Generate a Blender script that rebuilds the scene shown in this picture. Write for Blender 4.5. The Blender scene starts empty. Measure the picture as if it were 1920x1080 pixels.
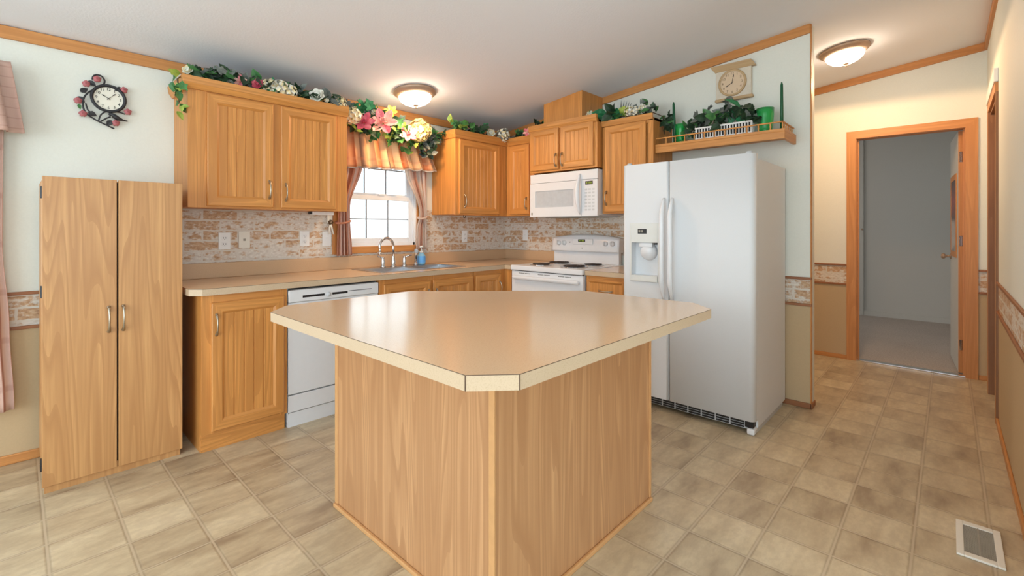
import bpy, bmesh, math, random
from mathutils import Vector, Matrix
PI = math.pi
random.seed(11)
S = bpy.context.scene
COL = S.collection

# ------------------------------------------------------------------ camera
cam_d = bpy.data.cameras.new('camera'); cam = bpy.data.objects.new('camera', cam_d); COL.objects.link(cam)
cam_d.sensor_width = 36.0; cam_d.lens = 875.4 / 1920 * 36
cam_d.shift_y = -(540 - 428.6) / 1920; cam_d.clip_start = 0.02
cam.location = (0, 0, 1.2457); cam.rotation_euler = (PI / 2, 0, math.radians(43.1 - 90))
S.camera = cam
# ------------------------------------------------------------------ world and daylight
S.view_settings.view_transform = 'Standard'; S.view_settings.look = 'None'
S.view_settings.gamma = 1.0; S.view_settings.use_curve_mapping = False
S.view_settings.exposure = -0.22
W = bpy.data.worlds.new('world'); S.world = W; W.use_nodes = True
bg = W.node_tree.nodes['Background']; bg.inputs[0].default_value = (0.80, 0.92, 1.0, 1); bg.inputs[1].default_value = 4.5

def area(name, loc, rot, sx, sy, power, color):
    l = bpy.data.lights.new(name, 'AREA'); l.shape = 'RECTANGLE'; l.size = sx; l.size_y = sy
    l.energy = power; l.color = color
    o = bpy.data.objects.new(name, l); COL.objects.link(o); o.location = loc; o.rotation_euler = rot
    return o
# big glazed door of the dining end (west wall), window of the left wall, added fill from the unseen living room side (south), bedroom window
DAY = (0.79, 0.925, 1.0)
area('daylight_patio_door', (-3.5, 0.4, 1.25), (0, -PI / 2 - 0.3, 0), 2.2, 4.8, 74, DAY)
area('daylight_dining_window', (-0.85, 3.58, 1.35), (-PI / 2, 0, 0), 1.1, 1.3, 14, DAY)
area('fill_living_side', (-0.4, -4.1, 1.5), (PI / 2 + 0.4, 0, 0), 3.4, 1.9, 84, DAY)  # added fill, tilted up to brighten the ceiling
area('daylight_bedroom_window', (7.0, 2.9, 1.4), (-PI / 2, 0, 0), 1.2, 1.2, 18, (1.0, 0.91, 0.81))

# ------------------------------------------------------------------ materials
def srgb(r, g, b):
    f = lambda c: (c / 255 / 12.92) if c <= 10.31 else ((c / 255 + 0.055) / 1.055) ** 2.4
    return (f(r), f(g), f(b), 1)

class NT:
    def __init__(s, name):
        s.m = bpy.data.materials.new(name); s.m.use_nodes = True; s.t = s.m.node_tree
        s.b = s.t.nodes['Principled BSDF']; s.x = 0
    def n(s, typ, **kw):
        o = s.t.nodes.new(typ)
        for k, v in kw.items():
            if k.startswith('i_'):
                o.inputs[k[2:].replace('_', ' ')].default_value = v
            else: setattr(o, k, v)
        return o
    def l(s, a, b): s.t.links.new(a, b)
    def coords(s, scale=(1, 1, 1)):
        tc = s.n('ShaderNodeTexCoord'); mp = s.n('ShaderNodeMapping'); mp.inputs['Scale'].default_value = scale
        s.l(tc.outputs['Object'], mp.inputs['Vector']); return mp.outputs[0]
    def noise(s, vec, scale, detail=3, rough=0.5):
        o = s.n('ShaderNodeTexNoise'); o.inputs['Scale'].default_value = scale; o.inputs['Detail'].default_value = detail
        o.inputs['Roughness'].default_value = rough; s.l(vec, o.inputs['Vector']); return o.outputs['Fac']
    def math(s, op, a, b=None, c=None):
        o = s.n('ShaderNodeMath', operation=op)
        for i, v in enumerate((a, b, c)):
            if v is None: continue
            if isinstance(v, (int, float)): o.inputs[i].default_value = v
            else: s.l(v, o.inputs[i])
        return o.outputs[0]
    def ramp(s, fac, stops):
        o = s.n('ShaderNodeValToRGB'); e = o.color_ramp.elements
        while len(e) < len(stops): e.new(0.5)
        for el, (p, c) in zip(e, stops): el.position = p; el.color = c
        s.l(fac, o.inputs[0]); return o.outputs[0]
    def mix(s, fac, a, b, typ='MIX'):
        o = s.n('ShaderNodeMix', data_type='RGBA', blend_type=typ)
        for i, v in ((0, fac), (6, a), (7, b)):
            if isinstance(v, (int, float)): o.inputs[i].default_value = v
            elif isinstance(v, tuple): o.inputs[i].default_value = v
            else: s.l(v, o.inputs[i])
        return o.outputs[2]
    def bump(s, h, strength, dist=0.01):
        o = s.n('ShaderNodeBump'); o.inputs['Strength'].default_value = strength; o.inputs['Distance'].default_value = dist
        s.l(h, o.inputs['Height']); s.l(o.outputs[0], s.b.inputs['Normal'])
    def done(s, color=None, rough=0.5, metal=0.0, spec=None):
        if color is not None:
            if isinstance(color, tuple): s.b.inputs['Base Color'].default_value = color
            else: s.l(color, s.b.inputs['Base Color'])
        s.b.inputs['Roughness'].default_value = rough; s.b.inputs['Metallic'].default_value = metal
        if spec is not None: s.b.inputs['Specular IOR Level'].default_value = spec
        return s.m

def plain(name, c, rough=0.5, metal=0.0, var=0.04, scale=30, spec=None):
    k = NT(name); v = k.coords(); n = k.noise(v, scale, 2)
    d = tuple(max(0, x * (1 - var)) for x in c[:3]) + (1,); e = tuple(min(1, x * (1 + var)) for x in c[:3]) + (1,)
    return k.done(k.ramp(n, [(0.3, d), (0.7, e)]), rough, metal, spec)

def oak(name, axis, light, dark, rough=0.42, contour=11.0, amount=0.5, fine=0.55, streak=0.55):
    """wood grain: contour lines of a noise stretched along the grain, plus fine pores"""
    k = NT(name); st = [8.0, 8.0, 8.0]; st['xyz'.index(axis)] = 0.5
    tc = k.n('ShaderNodeTexCoord'); oi = k.n('ShaderNodeObjectInfo')
    ad = k.n('ShaderNodeVectorMath', operation='ADD'); sc = k.n('ShaderNodeVectorMath', operation='SCALE'); sc.inputs['Scale'].default_value = 13.7
    cb = k.n('ShaderNodeCombineXYZ'); [k.l(oi.outputs['Random'], cb.inputs[i]) for i in range(3)]
    k.l(cb.outputs[0], sc.inputs[0]); k.l(tc.outputs['Object'], ad.inputs[0]); k.l(sc.outputs[0], ad.inputs[1])
    mp = k.n('ShaderNodeMapping'); mp.inputs['Scale'].default_value = st; k.l(ad.outputs[0], mp.inputs['Vector'])
    n1 = k.noise(mp.outputs[0], 1.0, 1.0, 0.4)
    fr = k.math('FRACT', k.math('MULTIPLY', n1, contour))
    mp2 = k.n('ShaderNodeMapping'); st2 = [140.0, 140.0, 140.0]; st2['xyz'.index(axis)] = 4.0
    mp2.inputs['Scale'].default_value = st2; k.l(ad.outputs[0], mp2.inputs['Vector'])
    n2 = k.noise(mp2.outputs[0], 1.0, 2.0)
    mp3 = k.n('ShaderNodeMapping'); st3 = [30.0, 30.0, 30.0]; st3['xyz'.index(axis)] = 0.8
    mp3.inputs['Scale'].default_value = st3; k.l(ad.outputs[0], mp3.inputs['Vector'])
    n3 = k.noise(mp3.outputs[0], 1.0, 2.0)
    g = k.ramp(fr, [(0.0, (1, 1, 1, 1)), (0.5, (0.75, 0.75, 0.75, 1)), (0.82, (0.0, 0, 0, 1)), (0.95, (0.25, 0.25, 0.25, 1))])
    c = k.mix(k.math('MULTIPLY', k.math('SUBTRACT', 1.0, g), amount), light, dark)
    mid = tuple((a * 0.45 + b * 0.55) for a, b in zip(light, dark))
    c = k.mix(k.math('MULTIPLY', k.ramp(n2, [(0.42, (1, 1, 1, 1)), (0.6, (0, 0, 0, 1))]), fine), c, mid)
    c = k.mix(k.math('MULTIPLY', k.ramp(n3, [(0.4, (1, 1, 1, 1)), (0.65, (0, 0, 0, 1))]), streak), c, mid)
    return k.done(c, rough)

OL, OD = srgb(226, 158, 84), srgb(160, 98, 42)
oak_v = oak('oak_vertical', 'z', OL, OD)
oak_x = oak('oak_along_wall', 'x', OL, OD)
oak_y = oak('oak_along_range_wall', 'y', OL, OD)
lam_v = oak('oak_laminate', 'z', srgb(212, 160, 103), srgb(154, 98, 50), 0.4, 13.0, 0.5, 0.4, 0.6)
isl_v = oak('island_oak_panel', 'z', srgb(206, 158, 112), srgb(146, 96, 58), 0.38, 15.0, 0.55, 0.4, 0.75)
isl_t = plain('island_trim', srgb(204, 154, 102), 0.45)
trim_x = oak('trim_oak_x', 'x', srgb(212, 148, 84), srgb(172, 108, 52), 0.45)
trim_y = oak('trim_oak_y', 'y', srgb(212, 148, 84), srgb(172, 108, 52), 0.45)
trim_z = oak('trim_oak_z', 'z', srgb(212, 148, 84), srgb(172, 108, 52), 0.45)
dark_oak = oak('dark_oak_jamb', 'z', srgb(160, 112, 72), srgb(120, 78, 46), 0.5)
rail_m = plain('chair_rail_wood', srgb(150, 96, 58), 0.5)
shadow_gap = plain('dark_gap', srgb(28, 20, 16), 0.8)
wall_m = plain('wallpaper_upper', srgb(229, 230, 220), 0.65, var=0.015, scale=120)
wain_m = plain('wallpaper_lower', srgb(194, 168, 130), 0.65, var=0.02, scale=120)
bed_m = plain('bedroom_wallpaper', srgb(196, 196, 192), 0.8, var=0.02, scale=150)
white_m = plain('white_paint', srgb(240, 240, 238), 0.4, var=0.01)
vinyl_m = plain('white_vinyl', srgb(236, 240, 244), 0.35, var=0.01)
appl = plain('white_enamel', srgb(232, 233, 235), 0.22, var=0.008)
appl_tex = plain('white_textured_enamel', srgb(228, 230, 232), 0.6, var=0.015, scale=300, spec=0.3)
appl_grey = plain('pale_grey_plastic', srgb(205, 207, 208), 0.4, var=0.01)
cream_pl = plain('cream_plastic', srgb(232, 228, 216), 0.4, var=0.01)
black_pl = plain('black_plastic', srgb(30, 30, 32), 0.35)
coil_m = plain('burner_coil_black', srgb(52, 42, 38), 0.5)
chrome = plain('chrome', srgb(215, 216, 218), 0.12, 1.0, 0.01)
steel = plain('brushed_steel', srgb(190, 192, 196), 0.28, 1.0, 0.04, 200)
pewter = plain('pewter', srgb(178, 168, 150), 0.32, 1.0, 0.05)
iron = plain('black_iron', srgb(38, 38, 42), 0.5)
nickel = plain('brushed_nickel_rim', srgb(176, 150, 128), 0.4, 0.35)
ceil_k = NT('ceiling_paint'); v = ceil_k.coords(); ceil_k.bump(ceil_k.noise(v, 90, 3), 0.25, 0.004)
ceil_m = ceil_k.done(srgb(240, 243, 250), 0.85)

def brick_paper(name, vec_scale=1.0, dim=1.0):
    k = NT(name); tc = k.n('ShaderNodeTexCoord'); sp = k.n('ShaderNodeSeparateXYZ'); k.l(tc.outputs['Object'], sp.inputs[0])
    u = k.math('SUBTRACT', sp.outputs[0], sp.outputs[1]); cb = k.n('ShaderNodeCombineXYZ'); k.l(u, cb.inputs[0]); k.l(sp.outputs[2], cb.inputs[1])
    nz = k.n('ShaderNodeTexNoise'); nz.inputs['Scale'].default_value = 24; k.l(cb.outputs[0], nz.inputs['Vector'])
    wob = k.n('ShaderNodeMix', data_type='VECTOR'); wob.inputs[0].default_value = 0.012
    k.l(cb.outputs[0], wob.inputs[4]); k.l(nz.outputs['Color'], wob.inputs[5])
    br = k.n('ShaderNodeTexBrick'); br.inputs['Scale'].default_value = 1.0; br.inputs['Brick Width'].default_value = 0.21
    br.inputs['Row Height'].default_value = 0.068; br.inputs['Mortar Size'].default_value = 0.007; br.inputs['Mortar Smooth'].default_value = 0.5
    br.inputs['Color1'].default_value = (0, 0, 0, 1); br.inputs['Color2'].default_value = (1, 1, 1, 1); br.inputs['Mortar'].default_value = (0.5, 0.5, 0.5, 1)
    k.l(wob.outputs[1], br.inputs['Vector'])
    mp = k.n('ShaderNodeMapping'); mp.inputs['Scale'].default_value = (17, 24, 1); k.l(cb.outputs[0], mp.inputs['Vector'])
    n1 = k.noise(mp.outputs[0], 1.0, 6, 0.68)
    mp2 = k.n('ShaderNodeMapping'); mp2.inputs['Scale'].default_value = (40, 70, 1); k.l(cb.outputs[0], mp2.inputs['Vector'])
    n2 = k.noise(mp2.outputs[0], 1.0, 4, 0.6)
    sepc = k.n('ShaderNodeSeparateColor'); k.l(br.outputs['Color'], sepc.inputs[0])
    thr = k.math('ADD', k.math('MULTIPLY', sepc.outputs[0], 0.17), n1)
    base = k.ramp(n2, [(0.3, srgb(164, 124, 90)), (0.5, srgb(196, 158, 122)), (0.7, srgb(214, 190, 160))])
    grey = k.ramp(n2, [(0.3, srgb(200, 188, 174)), (0.7, srgb(232, 226, 216))])
    m = k.ramp(thr, [(0.545, (0, 0, 0, 1)), (0.63, (1, 1, 1, 1))])
    c = k.mix(m, grey, base)
    c = k.mix(br.outputs['Fac'], c, srgb(216, 208, 196))
    return k.done(c, 0.6)
brick_m = brick_paper('whitewashed_brick_wallpaper')

def tile_mat():
    k = NT('floor_tile_vinyl'); tc = k.n('ShaderNodeTexCoord'); sp = k.n('ShaderNodeSeparateXYZ'); k.l(tc.outputs['Object'], sp.inputs[0])
    P = 0.2265
    fx = k.math('DIVIDE', k.math('ADD', sp.outputs[0], 4.53 - 0.09), P); fy = k.math('DIVIDE', k.math('ADD', sp.outputs[1], 4.53 - 0.1035), P)
    cx, cy = k.math('FLOOR', fx), k.math('FLOOR', fy)
    def groove(f, w0, w1):
        a = k.math('ABSOLUTE', k.math('SUBTRACT', k.math('FRACT', f), 0.5))
        return k.ramp(a, [(0.5 - w1, (0, 0, 0, 1)), (0.5 - w0, (1, 1, 1, 1))])
    cb = k.n('ShaderNodeCombineXYZ'); k.l(cx, cb.inputs[0]); k.l(cy, cb.inputs[1])
    wn = k.n('ShaderNodeTexWhiteNoise', noise_dimensions='2D'); k.l(cb.outputs[0], wn.inputs['Vector'])
    off = k.n('ShaderNodeVectorMath', operation='MULTIPLY_ADD'); off.inputs[1].default_value = (9, 9, 9)
    k.l(wn.outputs['Color'], off.inputs[0]); k.l(tc.outputs['Object'], off.inputs[2])
    mp = k.n('ShaderNodeMapping'); mp.inputs['Scale'].default_value = (2.6, 8.5, 1); mp.inputs['Rotation'].default_value = (0, 0, 0.22); k.l(off.outputs[0], mp.inputs['Vector'])
    n1 = k.noise(mp.outputs[0], 1.0, 5, 0.55)
    mp2 = k.n('ShaderNodeMapping'); mp2.inputs['Scale'].default_value = (26, 44, 1); k.l(off.outputs[0], mp2.inputs['Vector'])
    n2 = k.noise(mp2.outputs[0], 1.0, 4, 0.6)
    f = k.math('ADD', k.math('MULTIPLY', n1, 0.85), k.math('MULTIPLY', wn.outputs['Value'], 0.17))
    c = k.ramp(f, [(0.30, srgb(152, 132, 106)), (0.44, srgb(186, 167, 136)), (0.60, srgb(206, 189, 156)), (0.75, srgb(218, 202, 170))])
    c = k.mix(k.math('MULTIPLY', k.ramp(n2, [(0.4, (1, 1, 1, 1)), (0.62, (0, 0, 0, 1))]), 0.22), c, srgb(146, 124, 102))
    gx, gy = groove(fx, 0.010, 0.022), groove(fy, 0.010, 0.022)
    g = k.math('MAXIMUM', gx, gy)
    ex, ey = groove(fx, 0.022, 0.05), groove(fy, 0.022, 0.05)
    c = k.mix(k.math('MULTIPLY', k.math('MAXIMUM', ex, ey), 0.42), c, srgb(120, 100, 78))
    c = k.mix(k.math('MULTIPLY', g, 0.85), c, srgb(196, 178, 150))
    k.bump(k.math('SUBTRACT', 1.0, k.math('MAXIMUM', ex, ey)), 0.35, 0.002)
    return k.done(c, 0.38)
tile_m = tile_mat()

def speckle(name, a, b, rough):
    k = NT(name); v = k.coords(); n = k.noise(v, 260, 4, 0.7); n2 = k.noise(v, 5, 2)
    c = k.ramp(n, [(0.3, b), (0.5, a), (0.75, a)]); c = k.mix(k.math('MULTIPLY', n2, 0.15), c, b)
    return k.done(c, rough)
counter_m = speckle('tan_laminate', srgb(226, 194, 158), srgb(212, 178, 142), 0.17)
edge_m = speckle('tan_laminate_edge', srgb(204, 180, 150), srgb(188, 162, 132), 0.4)
splash_m = speckle('tan_laminate_splash', srgb(206, 172, 136), srgb(190, 156, 120), 0.35)
seam_m = plain('laminate_seam', srgb(96, 74, 56), 0.6)
carp = NT('grey_carpet'); v = carp.coords(); n = carp.noise(v, 70, 6, 0.85); n2 = carp.noise(v, 2.5, 3)
carp.bump(n, 0.6, 0.01)
carpet_m = carp.done(carp.mix(carp.math('MULTIPLY', n2, 0.5), carp.ramp(n, [(0.3, srgb(150, 140, 132)), (0.7, srgb(226, 216, 208))]), srgb(150, 144, 140)), 0.95)

def fabric(name, cols, rough=0.9, trans=0.0, plaid=None):
    """striped cloth on its UV map"""
    k = NT(name); uv = k.n('ShaderNodeUVMap'); sp = k.n('ShaderNodeSeparateXYZ'); k.l(uv.outputs[0], sp.inputs[0])
    fr = k.math('FRACT', sp.outputs[0])
    o = k.n('ShaderNodeValToRGB'); o.color_ramp.interpolation = 'LINEAR'; e = o.color_ramp.elements
    while len(e) < len(cols): e.new(0.5)
    for el, (p, c) in zip(e, cols): el.position = p; el.color = c
    k.l(fr, o.inputs[0]); c = o.outputs[0]
    if plaid:
        f2 = k.math('FRACT', k.math('MULTIPLY', sp.outputs[1], plaid[0]))
        c = k.mix(k.math('MULTIPLY', k.ramp(f2, [(0.45, (0, 0, 0, 1)), (0.5, (1, 1, 1, 1)), (0.58, (1, 1, 1, 1)), (0.62, (0, 0, 0, 1))]), 0.45), c, plaid[1])
    v = k.coords(); k.bump(k.noise(v, 500, 2), 0.2, 0.002)
    m = k.done(c, rough)
    if trans:
        tr = k.n('ShaderNodeBsdfTranslucent'); k.l(c, tr.inputs[0]); mx = k.n('ShaderNodeMixShader'); mx.inputs[0].default_value = trans
        out = k.t.nodes['Material Output']; k.l(k.b.outputs[0], mx.inputs[1]); k.l(tr.outputs[0], mx.inputs[2]); k.l(mx.outputs[0], out.inputs[0])
    return m
PEA, RUST, CRM, GRB, TAUPE = srgb(246, 194, 146), srgb(224, 146, 100), srgb(250, 218, 176), srgb(176, 156, 140), srgb(196, 150, 128)
valance_m = fabric('peach_striped_cloth', [(0, PEA), (0.18, CRM), (0.36, CRM), (0.46, PEA), (0.54, RUST), (0.60, RUST), (0.66, PEA), (0.84, CRM), (0.93, GRB), (1, PEA)], trans=0.4, plaid=(1.9, srgb(240, 186, 146)))
drape_m = fabric('terracotta_striped_cloth', [(0, srgb(216, 158, 128)), (0.25, srgb(200, 138, 110)), (0.42, srgb(228, 180, 152)), (0.55, srgb(240, 226, 218)), (0.68, srgb(216, 160, 132)), (0.8, srgb(194, 130, 102)), (0.92, srgb(236, 218, 206)), (1, srgb(216, 158, 128))], trans=0.45)
sheer_m = fabric('cream_striped_cloth', [(0, srgb(236, 220, 208)), (0.3, srgb(244, 238, 230)), (0.5, srgb(222, 186, 166)), (0.62, srgb(242, 232, 224)), (0.85, srgb(206, 152, 128)), (1, srgb(236, 220, 208))], trans=0.5)
plaid_m = fabric('dusty_pink_plaid_cloth', [(0, srgb(206, 164, 148)), (0.4, srgb(214, 178, 162)), (0.5, srgb(176, 124, 106)), (0.56, srgb(176, 124, 106)), (0.62, srgb(222, 194, 180)), (1, srgb(206, 164, 148))], trans=0.15, plaid=(7.0, srgb(184, 138, 122)))
fringe_m = plain('grey_fringe', srgb(168, 160, 156), 0.9)

def leafm(name, a, b, rough=0.5):
    k = NT(name); v = k.coords(); n = k.noise(v, 30, 3); return k.done(k.ramp(n, [(0.35, a), (0.65, b)]), rough)
G_DARK = leafm('leaf_dark_green', srgb(24, 46, 30), srgb(48, 78, 50))
G_MID = leafm('leaf_mid_green', srgb(44, 100, 52), srgb(80, 136, 70))
G_LIME = leafm('leaf_lime_green', srgb(128, 158, 60), srgb(176, 190, 84))
G_GREY = leafm('leaf_grey_green', srgb(84, 94, 92), srgb(124, 130, 122))
G_EMER = leafm('leaf_emerald', srgb(24, 104, 62), srgb(54, 140, 88))
VINE = plain('vine_stem', srgb(86, 66, 44), 0.8)
F_PINK = leafm('petal_pink', srgb(214, 96, 112), srgb(236, 140, 148), 0.6)
F_ROSE = leafm('petal_deep_pink', srgb(196, 70, 96), srgb(224, 110, 128), 0.6)
F_LPINK = leafm('petal_pale_pink', srgb(240, 160, 150), srgb(248, 206, 190), 0.6)
F_CREAM = leafm('petal_cream', srgb(226, 208, 156), srgb(246, 234, 194), 0.6)
F_CREAM_DIM = leafm('petal_cream_dimmed', srgb(164, 138, 84), srgb(196, 172, 112), 0.7)  # cream petals with the colour darkened to offset the close ceiling lamp
F_WHITE = leafm('petal_white', srgb(228, 226, 212), srgb(246, 244, 234), 0.6)
F_YEL = leafm('petal_yellow', srgb(224, 208, 60), srgb(244, 232, 110), 0.6)
rose_m = plain('dusty_rose_metal', srgb(186, 108, 112), 0.5)
face_m = plain('clock_face_paper', srgb(238, 234, 218), 0.5, var=0.03, scale=12)
face_tan = plain('clock_face_tan', srgb(222, 196, 164), 0.5, var=0.03, scale=12)
clockwood = oak('pale_clock_wood', 'y', srgb(206, 176, 134), srgb(176, 142, 100), 0.5)
clock_white = plain('clock_off_white', srgb(216, 206, 188), 0.5)
ink = plain('black_ink', srgb(34, 32, 30), 0.6)
ink_brown = plain('faded_ink', srgb(140, 112, 84), 0.6)
candle_m = plain('green_wax', srgb(10, 84, 50), 0.4)

def glassm(name, col, rough=0.03, alpha=None):
    k = NT(name); k.b.inputs['Transmission Weight'].default_value = 1.0; k.b.inputs['IOR'].default_value = 1.45
    return k.done(col, rough)
green_glass = glassm('green_glass', srgb(70, 225, 125), 0.04)
green_glass.node_tree.nodes['Principled BSDF'].inputs['Transmission Weight'].default_value = 0.7
def pane_mat():
    k = NT('window_glass'); tr = k.n('ShaderNodeBsdfTransparent'); gl = k.n('ShaderNodeBsdfGlossy'); gl.inputs['Roughness'].default_value = 0.02
    fz = k.n('ShaderNodeFresnel'); mx = k.n('ShaderNodeMixShader'); k.l(fz.outputs[0], mx.inputs[0]); k.l(tr.outputs[0], mx.inputs[1]); k.l(gl.outputs[0], mx.inputs[2])
    k.l(mx.outputs[0], k.t.nodes['Material Output'].inputs[0]); return k.m
pane_m = pane_mat()
soap_blue = glassm('blue_soap_plastic', srgb(150, 212, 248), 0.15)
soap_blue.node_tree.nodes['Principled BSDF'].inputs['Transmission Weight'].default_value = 0.3
soap_label = plain('blue_label', srgb(96, 168, 232), 0.4)
def emit(name, col, strength):
    k = NT(name); k.b.inputs['Emission Color'].default_value = col; k.b.inputs['Emission Strength'].default_value = strength
    return k.done(col, 0.4)
lamp_glass = emit('lit_frosted_glass', (1.0, 0.80, 0.60, 1), 42.0)
digit_m = emit('display_digits', (0.25, 0.36, 0.05, 1), 0.12)
mw_glass = plain('microwave_screen', srgb(196, 200, 204), 0.08)
vent_m = plain('vent_grey', srgb(158, 152, 140), 0.5)
siding_m = plain('pale_siding', srgb(232, 234, 236), 0.7)
twig_m = plain('bare_twigs', srgb(206, 200, 192), 0.9)
snow_m = plain('pale_ground', srgb(214, 212, 200), 0.9)

# ------------------------------------------------------------------ mesh helpers
class MB:
    def __init__(s): s.b = bmesh.new(); s.mats = []; s.uv = None; s.smooth = set()
    def mi(s, m):
        if m not in s.mats: s.mats.append(m)
        return s.mats.index(m)
    def face(s, pts, m, smooth=False):
        vs = [s.b.verts.new(p) for p in pts]; f = s.b.faces.new(vs); f.material_index = s.mi(m); f.smooth = smooth; return f
    def box(s, a, b, m, bev=0.0, seg=2):
        (x0, y0, z0), (x1, y1, z1) = [min(p, q) for p, q in zip(a, b)], [max(p, q) for p, q in zip(a, b)]
        v = [s.b.verts.new((x, y, z)) for x in (x0, x1) for y in (y0, y1) for z in (z0, z1)]
        fs = [s.b.faces.new([v[i] for i in q]) for q in ((0, 1, 3, 2), (4, 6, 7, 5), (0, 4, 5, 1), (2, 3, 7, 6), (0, 2, 6, 4), (1, 5, 7, 3))]
        k = s.mi(m)
        for f in fs: f.material_index = k
        if bev > 0:
            es = list({e for f in fs for e in f.edges})
            bmesh.ops.bevel(s.b, geom=es, offset=bev, segments=seg, profile=0.5, affect='EDGES', material=-1)
        return s
    def prism(s, poly, z0, z1, m, side=None, bev=0):
        """polygon in plan extruded upward"""
        lo = [s.b.verts.new((x, y, z0)) for x, y in poly]; hi = [s.b.verts.new((x, y, z1)) for x, y in poly]
        t = s.b.faces.new(hi); t.material_index = s.mi(m); b = s.b.faces.new(lo[::-1]); b.material_index = s.mi(m)
        n = len(poly)
        for i in range(n):
            f = s.b.faces.new((lo[i], lo[(i + 1) % n], hi[(i + 1) % n], hi[i])); f.material_index = s.mi(side or m)
        return s
    def extr(s, poly3, vec, m):
        """planar 3-D polygon pushed along vec"""
        vec = Vector(vec); a = [s.b.verts.new(p) for p in poly3]; b = [s.b.verts.new(Vector(p) + vec) for p in poly3]
        n = len(a); k = s.mi(m)
        for f in [s.b.faces.new(a), s.b.faces.new(b[::-1])] + [s.b.faces.new((a[i], b[i], b[(i + 1) % n], a[(i + 1) % n])) for i in range(n)]: f.material_index = k
        return s
    def tube(s, pts, r, m, seg=10, cap=True):
        pts = [Vector(p) for p in pts]; rs = r if isinstance(r, (list, tuple)) else [r] * len(pts); rings = []; k = s.mi(m); up = None
        for i, p in enumerate(pts):
            t = (pts[min(i + 1, len(pts) - 1)] - pts[max(i - 1, 0)])
            if t.length < 1e-9: t = Vector((0, 0, 1))
            t.normalize()
            if up is None: up = Vector((0, 0, 1)) if abs(t.z) < 0.9 else Vector((1, 0, 0))
            a = t.cross(up)
            if a.length < 1e-6: a = t.cross(Vector((0, 1, 0)))
            a.normalize(); bb = a.cross(t).normalized(); up = bb
            rings.append([s.b.verts.new(p + (a * math.cos(2 * PI * j / seg) + bb * math.sin(2 * PI * j / seg)) * rs[i]) for j in range(seg)])
        for i in range(len(rings) - 1):
            for j in range(seg):
                f = s.b.faces.new((rings[i][j], rings[i][(j + 1) % seg], rings[i + 1][(j + 1) % seg], rings[i + 1][j])); f.material_index = k; f.smooth = True
        if cap:
            for R in (rings[0][::-1], rings[-1]):
                f = s.b.faces.new(R); f.material_index = k
        return s
    def lathe(s, prof, c, m, seg=28, axis=(0, 0, 1), cap=True, smooth=True):
        """profile (r, h) turned about axis through c"""
        ax = Vector(axis).normalized(); a = ax.orthogonal().normalized(); b = ax.cross(a); c = Vector(c); rings = []; k = s.mi(m)
        for r, h in prof:
            rings.append([s.b.verts.new(c + ax * h + (a * math.cos(2 * PI * j / seg) + b * math.sin(2 * PI * j / seg)) * max(r, 1e-4)) for j in range(seg)])
        for i in range(len(rings) - 1):
            for j in range(seg):
                f = s.b.faces.new((rings[i][j], rings[i][(j + 1) % seg], rings[i + 1][(j + 1) % seg], rings[i + 1][j])); f.material_index = k; f.smooth = smooth
        if cap:
            for R in (rings[0][::-1], rings[-1]):
                f = s.b.faces.new(R); f.material_index = k; 
        return s
    def ball(s, c, r, m, sc=(1, 1, 1), sub=2):
        d = bmesh.ops.create_icosphere(s.b, subdivisions=sub, radius=1.0); k = s.mi(m)
        for v_ in d['verts']:
            v_.co = Vector(c) + Vector((v_.co.x * r * sc[0], v_.co.y * r * sc[1], v_.co.z * r * sc[2]))
            for f in v_.link_faces: f.material_index = k; f.smooth = True
        return s
    def grid(s, fn, nu, nv, m, uvfn=None, smooth=True):
        if uvfn and s.uv is None: s.uv = s.b.loops.layers.uv.new('UVMap')
        vs = [[s.b.verts.new(fn(i / nu, j / nv)) for j in range(nv + 1)] for i in range(nu + 1)]; k = s.mi(m)
        for i in range(nu):
            for j in range(nv):
                f = s.b.faces.new((vs[i][j], vs[i + 1][j], vs[i + 1][j + 1], vs[i][j + 1])); f.material_index = k; f.smooth = smooth
                if uvfn:
                    for lp, (a, b) in zip(f.loops, ((i, j), (i + 1, j), (i + 1, j + 1), (i, j + 1))): lp[s.uv].uv = uvfn(a / nu, b / nv)
        return s
    def sweep(s, path, prof, m, out=1, closed_ends=True):
        """profile (offset, z) along a plan polyline with mitred corners; out=+1 offsets to the right of travel"""
        P = [Vector(p) for p in path]; rows = []; k = s.mi(m)
        for i, p in enumerate(P):
            d0 = (P[i] - P[i - 1]).normalized() if i else None; d1 = (P[i + 1] - P[i]).normalized() if i < len(P) - 1 else None
            n0 = Vector((d0.y, -d0.x)) if d0 else None; n1 = Vector((d1.y, -d1.x)) if d1 else None
            if n0 is None: n = n1
            elif n1 is None: n = n0
            else:
                n = (n0 + n1).normalized(); n = n / max(0.3, n.dot(n0))
            rows.append([s.b.verts.new((p.x + n.x * o * out, p.y + n.y * o * out, z)) for o, z in prof])
        q = len(prof)
        for i in range(len(rows) - 1):
            for j in range(q):
                f = s.b.faces.new((rows[i][j], rows[i + 1][j], rows[i + 1][(j + 1) % q], rows[i][(j + 1) % q])); f.material_index = k
        for R in (rows[0], rows[-1][::-1]): f = s.b.faces.new(R); f.material_index = k
        return s
    def copyfrom(s, me, mat, m):
        b0 = bmesh.new(); b0.from_mesh(me); k = s.mi(m); mp = {}
        for v_ in b0.verts: mp[v_.index] = s.b.verts.new(mat @ v_.co)
        b0.verts.ensure_lookup_table()
        for f in b0.faces:
            try: g = s.b.faces.new([mp[v_.index] for v_ in f.verts]); g.material_index = k
            except ValueError: pass
        b0.free(); return s

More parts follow.
